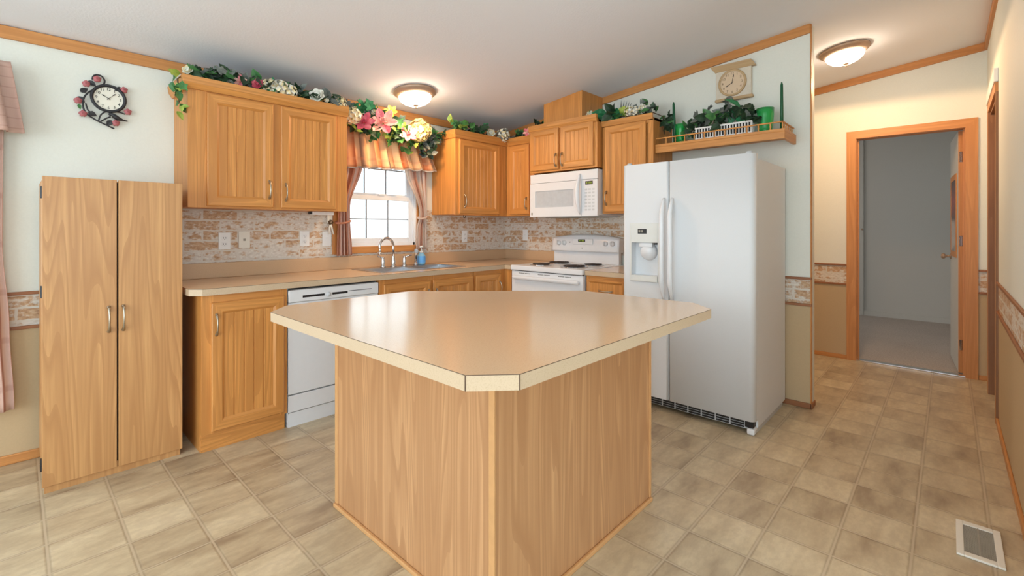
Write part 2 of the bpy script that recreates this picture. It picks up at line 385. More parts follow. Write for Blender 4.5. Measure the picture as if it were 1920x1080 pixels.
def root_loc(o):
    while o.parent: o = o.parent
    return o.location.copy()
def obj(name, mb, parent=None, base=None, keep=False):
    """one mesh object; geometry was written in room coordinates"""
    b = mb.b; bmesh.ops.recalc_face_normals(b, faces=b.faces[:]) if not keep else None
    o0 = root_loc(parent) if parent else Vector(base or (0, 0, 0))
    bmesh.ops.translate(b, verts=b.verts[:], vec=-o0)
    me = bpy.data.meshes.new(name); b.to_mesh(me); b.free()
    for m in mb.mats: me.materials.append(m)
    o = bpy.data.objects.new(name, me); COL.objects.link(o)
    if parent: o.parent = parent
    else: o.location = o0
    return o
def thing(name, label, cat, loc, group=None):
    o = bpy.data.objects.new(name, None); COL.objects.link(o); o.location = loc; o.empty_display_size = 0.05
    o['label'] = label; o['category'] = cat
    if group: o['group'] = group
    bpy.context.view_layer.update(); return o
def tag(o, label, cat, group=None):
    o['label'] = label; o['category'] = cat
    if group: o['group'] = group
    return o
def struct(name, mb, base=None, parent=None, keep=False):
    o = obj(name, mb, parent, base, keep)
    if not parent: o['kind'] = 'structure'
    return o
def solid(o, t, off=0.0):
    md = o.modifiers.new('thickness', 'SOLIDIFY'); md.thickness = t; md.offset = off
FW = lambda y0: (lambda s_, t, d: (s_, y0 - d, t))        # cabinets on the window wall: s = x, fronts look along -y
FR = lambda x0: (lambda s_, t, d: (x0 - d, -s_, t))       # cabinets on the range wall: s = -y, fronts look along -x
def pbox(mb, P, s0, s1, t0, t1, d0, d1, m, bev=0.0):
    return mb.box(P(s0, t0, d0), P(s1, t1, d1), m, bev)

# ================================================================== SETTING
YW, XR, XH, YR = 3.63, 3.77, 5.44, -0.23      # window wall, range wall, hall wall, right wall
def cz(y): return 2.315 + 0.118 * (3.63 - y) if y > -0.28 else 2.315 + 0.118 * (3.91) + 0.118 * (y + 0.28)

m = MB(); m.box((-3.7, -4.3, -0.05), (XH, YW, 0), tile_m); struct('floor', m)
m = MB()
for ya, yb in ((3.75, -0.28), (-0.28, -4.3)):
    m.extr([(-3.7, ya, cz(ya)), (-3.7, yb, cz(yb)), (-3.7, yb, cz(yb) + 0.06), (-3.7, ya, cz(ya) + 0.06)], (9.2, 0, 0), ceil_m)
struct('ceiling', m)

def wall_cells(mb, P, ss, ts, thick, matfn, hole=lambda a, b: False, back=None):
    """wall face cut into cells (mat per cell), with holes and their reveals"""
    n, q = len(ss) - 1, len(ts) - 1
    H = lambda i, j: (i < 0 or j < 0 or i >= n or j >= q) or hole((ss[i] + ss[i + 1]) / 2, (ts[j] + ts[j + 1]) / 2)
    for i in range(n):
        for j in range(q):
            if H(i, j): continue
            a, b, c, d = ss[i], ss[i + 1], ts[j], ts[j + 1]; mm = matfn((a + b) / 2, (c + d) / 2)
            top = lambda s_, t: t(s_) if callable(t) else t
            q4 = [(a, c), (b, c), (b, d), (a, d)]
            g = lambda s_, t, dd: P(s_, t(s_) if callable(t) else t, dd)
            mb.face([g(s_, t, 0) for s_, t in q4], mm); mb.face([g(s_, t, -thick) for s_, t in q4[::-1]], back or mm)
            for di, dj, e in ((-1, 0, ((a, c), (a, d))), (1, 0, ((b, d), (b, c))), (0, -1, ((b, c), (a, c))), (0, 1, ((a, d), (b, d)))):
                if H(i + di, j + dj):
                    (s1, t1), (s2, t2) = e; mb.face([g(s1, t1, 0), g(s2, t2, 0), g(s2, t2, -thick), g(s1, t1, -thick)], mm)
    return mb

def wall_simple(mb, P, ss, zs, thick, matfn, hole, topfn):
    zs2 = zs
    n, q = len(ss) - 1, len(zs)
    Z = lambda j, s_: zs2[j] if j < len(zs2) else topfn(s_)
    H = lambda i, j: i < 0 or j < 0 or i >= n or j >= q or hole((ss[i] + ss[i + 1]) / 2, zs2[j] + 0.01)
    for i in range(n):
        for j in range(q):
            if H(i, j): continue
            a, b = ss[i], ss[i + 1]; mm = matfn((a + b) / 2, zs2[j] + 0.01)
            c4 = [(a, Z(j, a)), (b, Z(j, b)), (b, Z(j + 1, b)), (a, Z(j + 1, a))]
            mb.face([P(s_, t, 0) for s_, t in c4], mm); mb.face([P(s_, t, -thick) for s_, t in c4[::-1]], mm)
            for di, dj, e in ((-1, 0, (3, 0)), (1, 0, (1, 2)), (0, -1, (0, 1)), (0, 1, (2, 3))):
                if H(i + di, j + dj):
                    p, r = c4[e[0]], c4[e[1]]; mb.face([P(*p, 0), P(*r, 0), P(*r, -thick), P(*p, -thick)], mm)
    return mb
# window wall
WX0, WX1, WZ0, WZ1 = 1.80, 2.575, 1.093, 2.06
DX0, DX1, DZ0, DZ1 = -1.40, -0.30, 0.75, 2.0
def matL(x, z):
    if 0.40 < x and z > 1.0 and z < 1.42: return brick_m
    if x < 0.40:
        if 0.724 < z < 0.89: return brick_m
        if z < 0.724: return wain_m
    return wall_m
def holeL(x, z): return (WX0 < x < WX1 and WZ0 < z < WZ1) or (DX0 < x < DX1 and DZ0 < z < DZ1)
m = MB(); wall_cells(m, FW(YW), [-3.7, DX0, DX1, 0.40, WX0, WX1, XR + 0.1], [0, 0.715, DZ0, 0.898, 1.0, WZ0, 1.42, DZ1, WZ1, 2.40], 0.12, matL, holeL, wall_m)
struct('wall_left', m)
# range wall, ends at the fridge (stub end towards the hall)
def matR(s_, z):
    y = -s_
    if y > 1.72 and 1.0 < z < 1.42: return brick_m
    if y < 1.72 and 0.715 < z < 0.9: return brick_m
    if y < 1.72 and z < 0.715: return wain_m
    return wall_m
m = MB(); wall_simple(m, FR(XR), [-3.63, -1.72, -0.70], [0, 0.715, 0.9, 1.0, 1.42, 2.2], 0.10, matR, lambda s_, z: False, lambda s_: cz(-s_) + 0.02)
struct('wall_back', m)
# hall wall with the bedroom door opening
DY0, DY1, DZH = -0.115, 0.652, 2.105
def matH(s_, z): return brick_m if 0.715 < z < 0.9 else (wain_m if z < 0.715 else wall_m)
m = MB(); wall_simple(m, FR(XH), [-3.7, -DY1, -DY0, 0.4], [0, 0.715, 0.9, DZH], 0.10, matH, lambda s_, z: -DY1 < s_ < -DY0 and z < DZH, lambda s_: cz(-s_) + 0.02)
struct('wall_hall', m)
# right wall with a door opening
RX0, RX1, RZ = 4.29, 5.03, 2.12
FS = lambda y0: (lambda s_, t, d: (s_, y0 + d, t))        # looks along +y
m = MB(); wall_simple(m, FS(YR), [1.9, RX0, RX1, XH], [0, 0.715, 0.9, RZ], 0.10, matH, lambda s_, z: RX0 < s_ < RX1 and z < RZ, lambda s_: cz(YR) + 0.02)
struct('wall_right', m)
# unseen ends of the open plan room, with window openings
m = MB(); wall_simple(m, lambda s_, t, d: (-3.6 + d, s_, t), [-4.3, -2.0, 2.8, 3.75], [0, 0.15, 2.35], 0.1, lambda s_, z: wall_m, lambda s_, z: -2.0 < s_ < 2.8 and 0.15 < z < 2.35 + 0.005, lambda s_: max(2.3, cz(s_)) + 0.02)
struct('wall_west', m)
m = MB(); wall_simple(m, FS(-4.2), [-3.7, -2.1, 1.3, 5.5], [0, 0.5, 2.2], 0.1, lambda s_, z: wall_m, lambda s_, z: -2.1 < s_ < 1.3 and 0.5 <= z < 2.2, lambda s_: cz(-4.2) + 0.02)
struct('wall_south', m)
m = MB(); m.box((3.87, 2.2, 0), (XH, 2.3, 2.55), wall_m); struct('wall_hall_end', m)
m = MB(); m.box((RX0 - 0.1, -1.3, 0), (RX1 + 0.1, -1.2, 2.4), wain_m); struct('wall_closet', m)
# bedroom beyond
m = MB(); m.box((XH + 0.0, -1.3, -0.05), (8.45, 3.1, 0.0), carpet_m); c_ = struct('floor_carpet', m)
m = MB(); m.box((8.38, -1.3, 0), (8.48, 3.1, 2.62), bed_m); struct('wall_bedroom_back', m)
m = MB(); m.box((XH + 0.1, -1.3, 0), (8.38, -1.2, 2.62), bed_m); struct('wall_bedroom_right', m)
m = MB(); m.box((XH + 0.1, 3.0, 0), (8.38, 3.1, 2.62), bed_m); struct('wall_bedroom_left', m)
m = MB(); m.box((XH + 0.1, -1.3, 2.6), (8.48, 3.1, 2.66), ceil_m); struct('ceiling_bedroom', m)
m = MB(); m.box((XH - 0.01, DY0, 0.0), (XH + 0.06, DY1, 0.012), chrome, 0.004); struct('trim_13', m)           # threshold strip
m = MB(); m.box((8.355, 0.895, 0.0), (8.38, 0.925, 2.6), bed_m, 0.004); struct('trim_14', m)                  # wall batten
m = MB(); m.box((8.36, -1.2, 0), (8.38, 3.0, 0.07), bed_m); struct('baseboard_bedroom', m)

# trims: crown boards
m = MB(); m.box((-3.6, YW - 0.018, 2.245), (XR, YW, 2.312), trim_x, 0.004); struct('trim_1', m)
def slope_board(name, x0, x1, ya, yb, h, mat):
    mb = MB(); mb.extr([(x0, ya, cz(ya)), (x0, yb, cz(yb)), (x0, yb, cz(yb) - h), (x0, ya, cz(ya) - h)], (x1 - x0, 0, 0), mat); struct(name, mb)
slope_board('trim_2', XR - 0.018, XR, 3.61, 0.70, 0.062, trim_y)
slope_board('trim_3', XH - 0.018, XH, 2.2, YR, 0.065, trim_y)
m = MB(); m.box((1.9, YR, cz(YR) - 0.065), (XH - 0.018, YR + 0.018, cz(YR) - 0.002), trim_x); struct('trim_4', m)
# corner beads of the stub wall end
m = MB(); m.box((XR - 0.008, 0.692, 0), (XR + 0.02, 0.70, cz(0.7) - 0.002), trim_z, 0.002); m.box((XR + 0.02, 0.694, 0), (XR + 0.10, 0.70, cz(0.7) - 0.002), wall_m); struct('trim_5', m)
# chair rails
def rails(name, mb_fn): mb = MB(); mb_fn(mb); struct(name, mb)
def two(mb, f):
    for z0, z1 in ((0.706, 0.724), (0.890, 0.908)): f(mb, z0, z1)
rails('trim_6', lambda mb: two(mb, lambda b, z0, z1: b.box((-0.25, YW - 0.012, z0), (0.64, YW, z1), rail_m, 0.003)))
rails('trim_7', lambda mb: two(mb, lambda b, z0, z1: b.box((XR - 0.012, 0.69, z0), (XR, 1.70, z1), rail_m, 0.003)))
rails('trim_8', lambda mb: two(mb, lambda b, z0, z1: b.box((XH - 0.012, DY1 + 0.06, z0), (XH, 2.2, z1), rail_m, 0.003)))
rails('trim_9', lambda mb: two(mb, lambda b, z0, z1: b.box((XH - 0.012, YR, z0), (XH, DY0 - 0.065, z1), rail_m, 0.003)))
rails('trim_10', lambda mb: two(mb, lambda b, z0, z1: b.box((1.9, YR, z0), (RX0 - 0.01, YR + 0.012, z1), rail_m, 0.003)))
m = MB(); m.box((RX0 - 0.012, YR - 0.1, 0), (RX0 + 0.004, YR + 0.012, RZ), dark_oak, 0.002); struct('trim_11', m)  # wall end strip
# baseboards
m = MB(); m.box((-3.6, YW - 0.014, 0), (0.70, YW, 0.05), trim_x, 0.004); struct('baseboard_left', m)
m = MB(); m.box((XR - 0.014, 0.69, 0), (XR, 1.70, 0.035), rail_m, 0.003); m.box((XR - 0.014, 0.686, 0), (XR + 0.10, 0.70, 0.035), rail_m, 0.003); struct('baseboard_back', m)
m = MB(); m.box((XH - 0.012, DY1 + 0.06, 0), (XH, 2.2, 0.04), trim_y, 0.003); m.box((XH - 0.012, YR, 0), (XH, DY0 - 0.065, 0.04), trim_y, 0.003); struct('baseboard_hall', m)
m = MB(); m.box((1.9, YR, 0), (RX0 - 0.012, YR + 0.012, 0.04), trim_x, 0.003); struct('baseboard_right', m)

# bedroom door: frame and casing belong to the setting, leaf is its part
m = MB(); P = FR(XH)
y0c, y1c, zt = DY0 - 0.062, DY1 + 0.06, DZH + 0.058
def casing(mb, P, a0, a1, b0, b1, zt0, zt1, mz, mh, t=0.016):
    # mitred casing boards around an opening a0..a1 (outer b0..b1)
    for o_, i_ in ((b0, a0), (b1, a1)):
        mb.extr([P(o_, 0, 0), P(i_, 0, 0), P(i_, zt0, 0), P(o_, zt1, 0)], Vector(P(0, 0, t)) - Vector(P(0, 0, 0)), mz)
    mb.extr([P(a0, zt0, 0), P(a1, zt0, 0), P(b1, zt1, 0), P(b0, zt1, 0)], Vector(P(0, 0, t)) - Vector(P(0, 0, 0)), mh)
door1 = None
casing(m, P, -DY1 + 0.014, -DY0 - 0.014, -y1c, -y0c, DZH - 0.014, zt, trim_z, trim_y)
for a, b in ((DY1 - 0.018, DY1), (DY0, DY0 + 0.018)): m.box((XH - 0.002, a, 0), (XH + 0.102, b, DZH), trim_z)
m.box((XH - 0.002, DY0, DZH - 0.018), (XH + 0.102, DY1, DZH), trim_y)
m.box((XH + 0.05, DY1 - 0.03, 0), (XH + 0.062, DY1 - 0.018, DZH - 0.018), trim_z); m.box((XH + 0.05, DY0 + 0.018, 0), (XH + 0.062, DY0 + 0.03, DZH - 0.018), trim_z)
frame = struct('door_1', m)
# leaf, swung into the bedroom
ang = math.atan2(0.048, 0.70)
hx, hy = XH + 0.105, DY0 + 0.02
def LF(s_, t, d): return (hx + s_ * math.cos(ang) - d * math.sin(ang), hy + s_ * math.sin(ang) + d * math.cos(ang), t)
m = MB()
def rbox(mb, F, s0, s1, t0, t1, d0, d1, mat, bev=0.0):
    b2 = MB(); b2.box((s0, d0, t0), (s1, d1, t1), mat, bev)
    for v_ in b2.b.verts: v_.co = Vector(F(v_.co.x, v_.co.z, v_.co.y))
    me = bpy.data.meshes.new('t'); b2.b.to_mesh(me); mb.copyfrom(me, Matrix.Identity(4), mat); bpy.data.meshes.remove(me); b2.b.free()
leaf = thing('bedroom_door', 'open grey flush door with oak edge swung into the carpeted bedroom', 'door', (hx, hy, 0))
m = MB(); rbox(m, LF, 0.004, 0.70, 0.012, 2.08, 0.001, 0.036, bed_m); obj('door_panel', m, leaf)
m = MB(); rbox(m, LF, 0.0, 0.004, 0.012, 2.08, 0.0, 0.036, trim_z); obj('door_edge', m, leaf)
for zc in (0.25, 1.14, 1.86):
    m = MB(); rbox(m, LF, -0.0025, 0.002, zc - 0.045, zc + 0.045, 0.004, 0.030, chrome); m.tube([LF(-0.005, zc - 0.045, 0.004), LF(-0.005, zc + 0.045, 0.004)], 0.005, chrome); obj('hinge', m, leaf)
m = MB(); dn = Vector(LF(0, 0, 1)) - Vector(LF(0, 0, 0)); m.lathe([(0.028, 0), (0.028, 0.006), (0.011, 0.01), (0.011, 0.035), (0.024, 0.045), (0.027, 0.058), (0.02, 0.07), (0.0, 0.073)], LF(0.64, 0.98, 0.036), nickel, 20, dn); obj('door_knob', m, leaf)
pic = thing('framed_print', 'tall narrow print in a wooden frame hanging on the open bedroom door', 'picture', LF(0.3, 1.05, 0.037))
m = MB()
for a, b, c, d in ((0.10, 0.16, 0.99, 1.73), (0.56, 0.60, 0.99, 1.73), (0.16, 0.56, 0.99, 1.04), (0.16, 0.56, 1.68, 1.73)): rbox(m, LF, a, b, c, d, 0.037, 0.043, trim_z)
obj('frame', m, pic)
def print_mat():
    k = NT('red_grey_print'); v = k.coords((1, 1, 1)); n = k.noise(v, 7, 3); sp = k.n('ShaderNodeSeparateXYZ'); k.l(v, sp.inputs[0])
    f = k.math('ADD', k.math('MULTIPLY', sp.outputs[2], 1.3), k.math('MULTIPLY', n, 0.35))
    return k.done(k.ramp(f, [(0.12, srgb(46, 34, 34)), (0.22, srgb(196, 190, 186)), (0.48, srgb(190, 180, 176)), (0.55, srgb(60, 30, 32)), (0.75, srgb(150, 44, 38)), (0.95, srgb(60, 30, 34))]), 0.3)
m = MB(); rbox(m, LF, 0.16, 0.56, 1.04, 1.68, 0.037, 0.041, print_mat()); obj('print', m, pic)
# dark closed door in the right wall
m = MB(); casing(m, FS(YR), RX0 + 0.0, RX1 - 0.0, RX0 - 0.002, RX1 + 0.055, RZ, RZ + 0.06, trim_z, trim_x)
m.box((RX1 - 0.02, YR - 0.10, 0), (RX1, YR + 0.014, RZ), dark_oak); m.box((RX0, YR - 0.1, RZ - 0.02), (RX1, YR + 0.002, RZ), dark_oak)
struct('door_2', m)
m = MB(); m.box((RX0 - 0.02, YR, RZ + 0.062), (RX1 + 0.06, YR + 0.022, RZ + 0.15), white_m, 0.004); struct('trim_12', m)
m = MB(); m.box((RX0 + 0.006, YR - 0.13, 0.01), (RX1 - 0.006, YR - 0.10, RZ - 0.02), dark_oak); struct('door_3', m)

# ================================================================== WINDOW over the sink
m = MB()
# vinyl frame
Yv0, Yv1 = YW + 0.015, YW + 0.11
for a, b, c, d in ((WX0, WX0 + 0.03, WZ0, WZ1), (WX1 - 0.03, WX1, WZ0, WZ1), (WX0, WX1, WZ0, WZ0 + 0.03), (WX0, WX1, WZ1 - 0.03, WZ1)):
    m.box((a, Yv0, c), (b, Yv1, d), vinyl_m, 0.003)
win1 = struct('window_1', m)
def sash(name, x0, x1, z0, z1, yc, cols, rows, fr=0.04):
    mb = MB()
    for a, b, c, d in ((x0, x0 + fr, z0, z1), (x1 - fr, x1, z0, z1), (x0 + fr, x1 - fr, z0, z0 + fr), (x0 + fr, x1 - fr, z1 - fr, z1)): mb.box((a, yc - 0.014, c), (b, yc + 0.014, d), vinyl_m, 0.003)
    s_ = obj(name, mb, win1)
    mb = MB(); gx0, gx1, gz0, gz1 = x0 + fr, x1 - fr, z0 + fr, z1 - fr
    for i in range(1, cols): x = gx0 + (gx1 - gx0) * i / cols; mb.box((x - 0.005, yc - 0.005, gz0), (x + 0.005, yc + 0.005, gz1), grille_m)
    for j in range(1, rows): z = gz0 + (gz1 - gz0) * j / rows; mb.box((gx0, yc - 0.004, z - 0.005), (gx1, yc + 0.004, z + 0.005), grille_m)
    obj('grille', mb, s_)
    mb = MB(); mb.box((gx0, yc + 0.006, gz0), (gx1, yc + 0.009, gz1), pane_m); obj('pane', mb, s_)
grille_m = plain('grey_grille', srgb(150, 156, 164), 0.5)
sash('lower_sash', WX0 + 0.03, WX1 - 0.03, WZ0 + 0.03, 1.535, YW + 0.04, 3, 2)
sash('upper_sash', WX0 + 0.03, WX1 - 0.03, 1.515, WZ1 - 0.03, YW + 0.075, 3, 2)
m = MB(); m.box((2.19, YW + 0.02, 1.535), (2.25, YW + 0.045, 1.55), vinyl_m, 0.003); obj('sash_lock', m, win1)
# wood casing and sill
m = MB(); zS = 1.038
m.box((WX0 - 0.045, YW - 0.016, WZ0), (WX0 + 0.004, YW, WZ1 + 0.045), trim_z, 0.003); m.box((WX1 - 0.004, YW - 0.016, WZ0), (WX1 + 0.045, YW, WZ1 + 0.045), trim_z, 0.003)
m.box((WX0 - 0.045, YW - 0.016, WZ1), (WX1 + 0.045, YW, WZ1 + 0.045), trim_x, 0.003); m.box((WX0 - 0.045, YW - 0.018, zS), (WX1 + 0.045, YW, WZ0 + 0.002), trim_x, 0.003)
m.box((WX1 - 0.012, YW, WZ0), (WX1, YW + 0.02, WZ1), white_m)
struct('trim_15', m)
# dining window at the frame's left edge (daylight side)
m = MB()
for a, b, c, d in ((DX0, DX0 + 0.05, DZ0, DZ1), (DX1 - 0.05, DX1, DZ0, DZ1), (DX0, DX1, DZ0, DZ0 + 0.05), (DX0, DX1, DZ1 - 0.05, DZ1)): m.box((a, YW + 0.02, c), (b, YW + 0.10, d), vinyl_m, 0.003)
struct('window_2', m)

# ================================================================== CABINETRY
def door_mesh(mb, P, s0, s1, t0, t1, d0, mv, mh, th=0.02, fw=0.055, pitch=0.048, bead=True):
    c = 0.005
    R = lambda k, d: [P(s0 + k, t0 + k, d), P(s1 - k, t0 + k, d), P(s1 - k, t1 - k, d), P(s0 + k, t1 - k, d)]
    L0, L1, L2, L3, L4 = R(0, d0), R(0, d0 + th - c), R(c, d0 + th), R(fw - 0.004, d0 + th), R(fw + 0.009, d0 + th - 0.011)
    for A, B in ((L0, L1), (L1, L2), (L2, L3), (L3, L4)):
        for i in range(4): mb.face([A[i], A[(i + 1) % 4], B[(i + 1) % 4], B[i]], mh if i in (0, 2) else mv)
    a, b, k0, k1 = s0 + fw + 0.009, s1 - fw - 0.009, t0 + fw + 0.009, t1 - fw - 0.009
    dp = d0 + th - 0.011; n = max(1, round((b - a) / pitch)); pts = [(a, dp)]
    if bead:
        for i in range(1, n):
            x = a + (b - a) * i / n; pts += [(x - 0.005, dp), (x - 0.0025, dp - 0.0035), (x + 0.0025, dp - 0.0035), (x + 0.005, dp)]
    pts.append((b, dp))
    for (p, d), (q, e) in zip(pts, pts[1:]): mb.face([P(p, k0, d), P(q, k0, e), P(q, k1, e), P(p, k1, d)], mv)
    mb.face(L0[::-1], mv)

def handle(P, s, tc, d, parent, length=0.115, horiz=False):
    mb = MB(); N = 14; pts = []; rs = []
    for i in range(N + 1):
        a = i / N; t = (a - 0.5) * length; h = 0.006 + 0.024 * math.sin(PI * min(1, max(0, a))) ** 0.6
        pts.append(P(s + t, tc, d + h) if horiz else P(s, tc + t, d + h)); e = abs(a - 0.5) * 2
        rs.append(0.0042 + 0.0035 * max(0, e - 0.45) * (1.6 if e < 0.95 else 0.9))
    mb.tube(pts, rs, pewter, 10)
    for e in (-0.5, 0.5):
        q = P(s + e * length * 0.97, tc, d + 0.005) if horiz else P(s, tc + e * length * 0.97, d + 0.005)
        mb.ball(q, 0.0085, pewter, (1, 1, 1), 2)
    for e in (-0.4, 0.4):
        q = P(s + e * length * 0.9, tc, d) if horiz else P(s, tc + e * length * 0.9, d); r = P(s + e * length * 0.9, tc, d + 0.024) if horiz else P(s, tc + e * length * 0.9, d + 0.024)
        mb.tube([q, r], 0.004, pewter, 8)
    return obj('handle', mb, parent)

def cab_door(th_, P, s0, s1, t0, t1, d0, mh, hs=None, ht=None, name='door', bead=True, fw=0.055):
    mb = MB(); door_mesh(mb, P, s0, s1, t0, t1, d0, oak_v, mh, fw=fw, bead=bead); d = obj(name, mb, th_)
    if hs is not None: handle(P, hs, ht, d0 + 0.02, d)
    return d

def face_frame(th_, P, s0, s1, t0, t1, stiles, rails_, d0, mh, th=0.019):
    mb = MB()
    for a, b in stiles: pbox(mb, P, a, b, t0, t1, d0, d0 + th, oak_v, 0.001)
    xs = [s0] + [v_ for ab in stiles for v_ in ab] + [s1]
    for (a0, b0), (a1, b1) in zip(stiles, stiles[1:]):
        for c, d in rails_: pbox(mb, P, b0, a1, c, d, d0, d0 + th - 0.0005, mh)
    return obj('face_frame', mb, th_)

UZ0, UZ1 = 1.372, 2.10
crown_prof = [(0.0, 2.075), (0.012, 2.075), (0.03, 2.105), (0.036, 2.145), (0.0, 2.145)]
# --- upper cabinet left of the window
t = thing('wall_cabinet', 'double-door oak wall cabinet left of the window, over the outlets', 'cabinet', (1.2, 3.45, UZ0))
P = FW(3.299)
m = MB(); m.box((0.706, 3.30, UZ0 + 0.004), (1.70, YW - 0.002, 2.10), oak_v, 0.001); obj('body', m, t)
face_frame(t, P, 0.704, 1.702, UZ0, 2.10, [(0.704, 0.80), (1.172, 1.232), (1.61, 1.702)], [(UZ0, UZ0 + 0.03), (2.06, 2.10)], 0.0, oak_x)
m = MB(); m.sweep([(0.706, YW - 0.004), (0.706, 3.28), (1.702, 3.28)], crown_prof, oak_x, 1); m.box((0.706, 3.28, 2.08), (1.70, YW - 0.002, 2.10), oak_x); obj('crown', m, t)
cab_door(t, P, 0.80, 1.178, UZ0 + 0.012, 2.066, 0.019, oak_x, 1.150, 1.50)
cab_door(t, P, 1.226, 1.612, UZ0 + 0.012, 2.066, 0.019, oak_x, 1.254, 1.49)
# --- corner upper on the window wall
t = thing('wall_cabinet', 'single-door oak wall cabinet between window and room corner', 'cabinet', (3.1, 3.45, UZ0))
m = MB(); m.box((2.752, 3.30, UZ0 + 0.004), (XR - 0.002, YW - 0.002, 2.10), oak_v, 0.001); obj('body', m, t)
face_frame(t, P, 2.75, 3.42, UZ0, 2.10, [(2.75, 2.80), (3.30, 3.42)], [(UZ0, UZ0 + 0.03), (2.06, 2.10)], 0.0, oak_x)
m = MB(); m.sweep([(2.752, YW - 0.004), (2.752, 3.28), (3.42, 3.28)], crown_prof, oak_x, 1); m.box((2.752, 3.28, 2.08), (3.40, YW - 0.002, 2.10), oak_x); obj('crown', m, t)
cab_door(t, P, 2.788, 3.306, UZ0 + 0.012, 2.066, 0.019, oak_x, 2.842, 1.50)
# --- corner upper on the range wall
P = FR(3.439)
t = thing('wall_cabinet', 'narrow oak wall cabinet between room corner and microwave', 'cabinet', (3.6, 3.1, UZ0))
m = MB(); m.box((3.44, 2.905, UZ0 + 0.004), (XR - 0.002, 3.278, 2.10), oak_v, 0.001); obj('body', m, t)
face_frame(t, P, -3.28, -2.905, UZ0, 2.10, [(-3.278, -3.215), (-2.965, -2.905)], [(UZ0, UZ0 + 0.03), (2.06, 2.10)], 0.0, oak_y)
m = MB(); m.sweep([(3.42, 3.244), (3.42, 2.906)], crown_prof, oak_y, 1); m.box((3.42, 2.906, 2.08), (XR - 0.002, 3.24, 2.10), oak_y); obj('crown', m, t)
cab_door(t, P, -3.222, -2.962, UZ0 + 0.012, 2.066, 0.019, oak_y, -2.988, 1.49)
# --- cabinet over the microwave
t = thing('wall_cabinet', 'short double-door oak wall cabinet directly above the microwave', 'cabinet', (3.55, 2.53, 1.765))
P = FR(3.369)
m = MB(); m.box((3.37, 2.156, 1.766), (XR - 0.002, 2.900, 2.17), oak_v, 0.001); obj('body', m, t)
face_frame(t, P, -2.902, -2.154, 1.764, 2.17, [(-2.902, -2.872), (-2.56, -2.52), (-2.19, -2.154)], [(1.764, 1.79), (2.13, 2.17)], 0.0, oak_y)
m = MB(); m.sweep([(3.35, 2.903), (3.35, 2.153)], [(0, 2.145), (0.010, 2.145), (0.022, 2.175), (0.026, 2.208), (0, 2.208)], oak_y, 1); m.box((3.35, 2.156, 2.15), (XR - 0.002, 2.90, 2.17), oak_y); obj('crown', m, t)
cab_door(t, P, -2.885, -2.552, 1.782, 2.155, 0.019, oak_y, -2.575, 1.86, fw=0.05)
cab_door(t, P, -2.528, -2.186, 1.782, 2.155, 0.019, oak_y, -2.506, 1.86, fw=0.05)
# --- vent chase box on top
m = MB(); m.extr([(3.42, 2.79, 2.172), (3.42, 2.357, 2.172), (3.42, 2.357, cz(2.357) - 0.001), (3.42, 2.79, cz(2.79) - 0.001)], (XR - 3.42 - 0.019, 0, 0), oak_v)
tag(obj('vent_chase', m, base=(3.6, 2.57, 2.172)), 'boxed oak vent chase between microwave cabinet top and sloped ceiling', 'duct cover')
# --- upper right of the microwave
t = thing('wall_cabinet', 'single-door oak wall cabinet right of the microwave, partly behind the refrigerator', 'cabinet', (3.6, 1.91, UZ0))
P = FR(3.439)
m = MB(); m.box((3.44, 1.69, UZ0 + 0.004), (XR - 0.002, 2.145, 2.12), oak_v, 0.001); obj('body', m, t)
face_frame(t, P, -2.147, -1.688, UZ0, 2.12, [(-2.147, -2.112), (-1.735, -1.688)], [(UZ0, UZ0 + 0.03), (2.08, 2.12)], 0.0, oak_y)
m = MB(); m.sweep([(3.42, 2.147), (3.42, 1.688)], [(0, 2.105), (0.010, 2.105), (0.016, 2.125), (0.018, 2.15), (0, 2.15)], oak_y, 1); m.box((3.42, 1.69, 2.10), (XR - 0.002, 2.145, 2.12), oak_y); obj('crown', m, t)
cab_door(t, P, -2.122, -1.745, UZ0 + 0.012, 2.098, 0.019, oak_y, -2.095, 1.50)

# --- base cabinet, left end
t = thing('base_cabinet', 'single-door oak base cabinet beside the dishwasher at the counter end', 'cabinet', (0.94, 3.3, 0))
P = FW(3.019)
m = MB(); m.extr([(0.709, YW - 0.002, 0), (0.709, 3.035, 0), (0.709, 3.035, 0.10), (0.709, 3.02, 0.10), (0.709, 3.02, 0.873), (0.709, YW - 0.002, 0.873)], (0.451, 0, 0), oak_v); obj('body', m, t)
face_frame(t, P, 0.707, 1.162, 0.10, 0.873, [(0.707, 0.765), (1.12, 1.162)], [(0.10, 0.14), (0.82, 0.873)], 0.0, oak_x)
m = MB(); m.box((0.712, 3.028, 0), (1.158, 3.036, 0.10), oak_x); obj('toe_kick', m, t)
cab_door(t, P, 0.752, 1.141, 0.116, 0.832, 0.019, oak_x, 0.774, 0.71)
# --- sink base
t = thing('base_cabinet', 'double-door oak sink base cabinet right of the dishwasher', 'cabinet', (2.27, 3.3, 0))
m = MB(); m.box((1.803, 3.02, 0.10), (2.718, 3.60, 0.72), oak_v); m.box((1.803, 3.06, 0), (2.718, 3.5, 0.10), oak_x); m.box((1.803, 3.02, 0.72), (1.83, 3.6, 0.873), oak_v); m.box((2.69, 3.02, 0.72), (2.718, 3.6, 0.873), oak_v); obj('body', m, t)
face_frame(t, P, 1.803, 2.718, 0.10, 0.873, [(1.803, 1.85), (2.235, 2.29), (2.68, 2.718)], [(0.10, 0.14), (0.825, 0.873)], 0.0, oak_x)
cab_door(t, P, 1.835, 2.250, 0.116, 0.838, 0.019, oak_x, 2.225, 0.71)
cab_door(t, P, 2.276, 2.700, 0.116, 0.838, 0.019, oak_x, 2.302, 0.71)
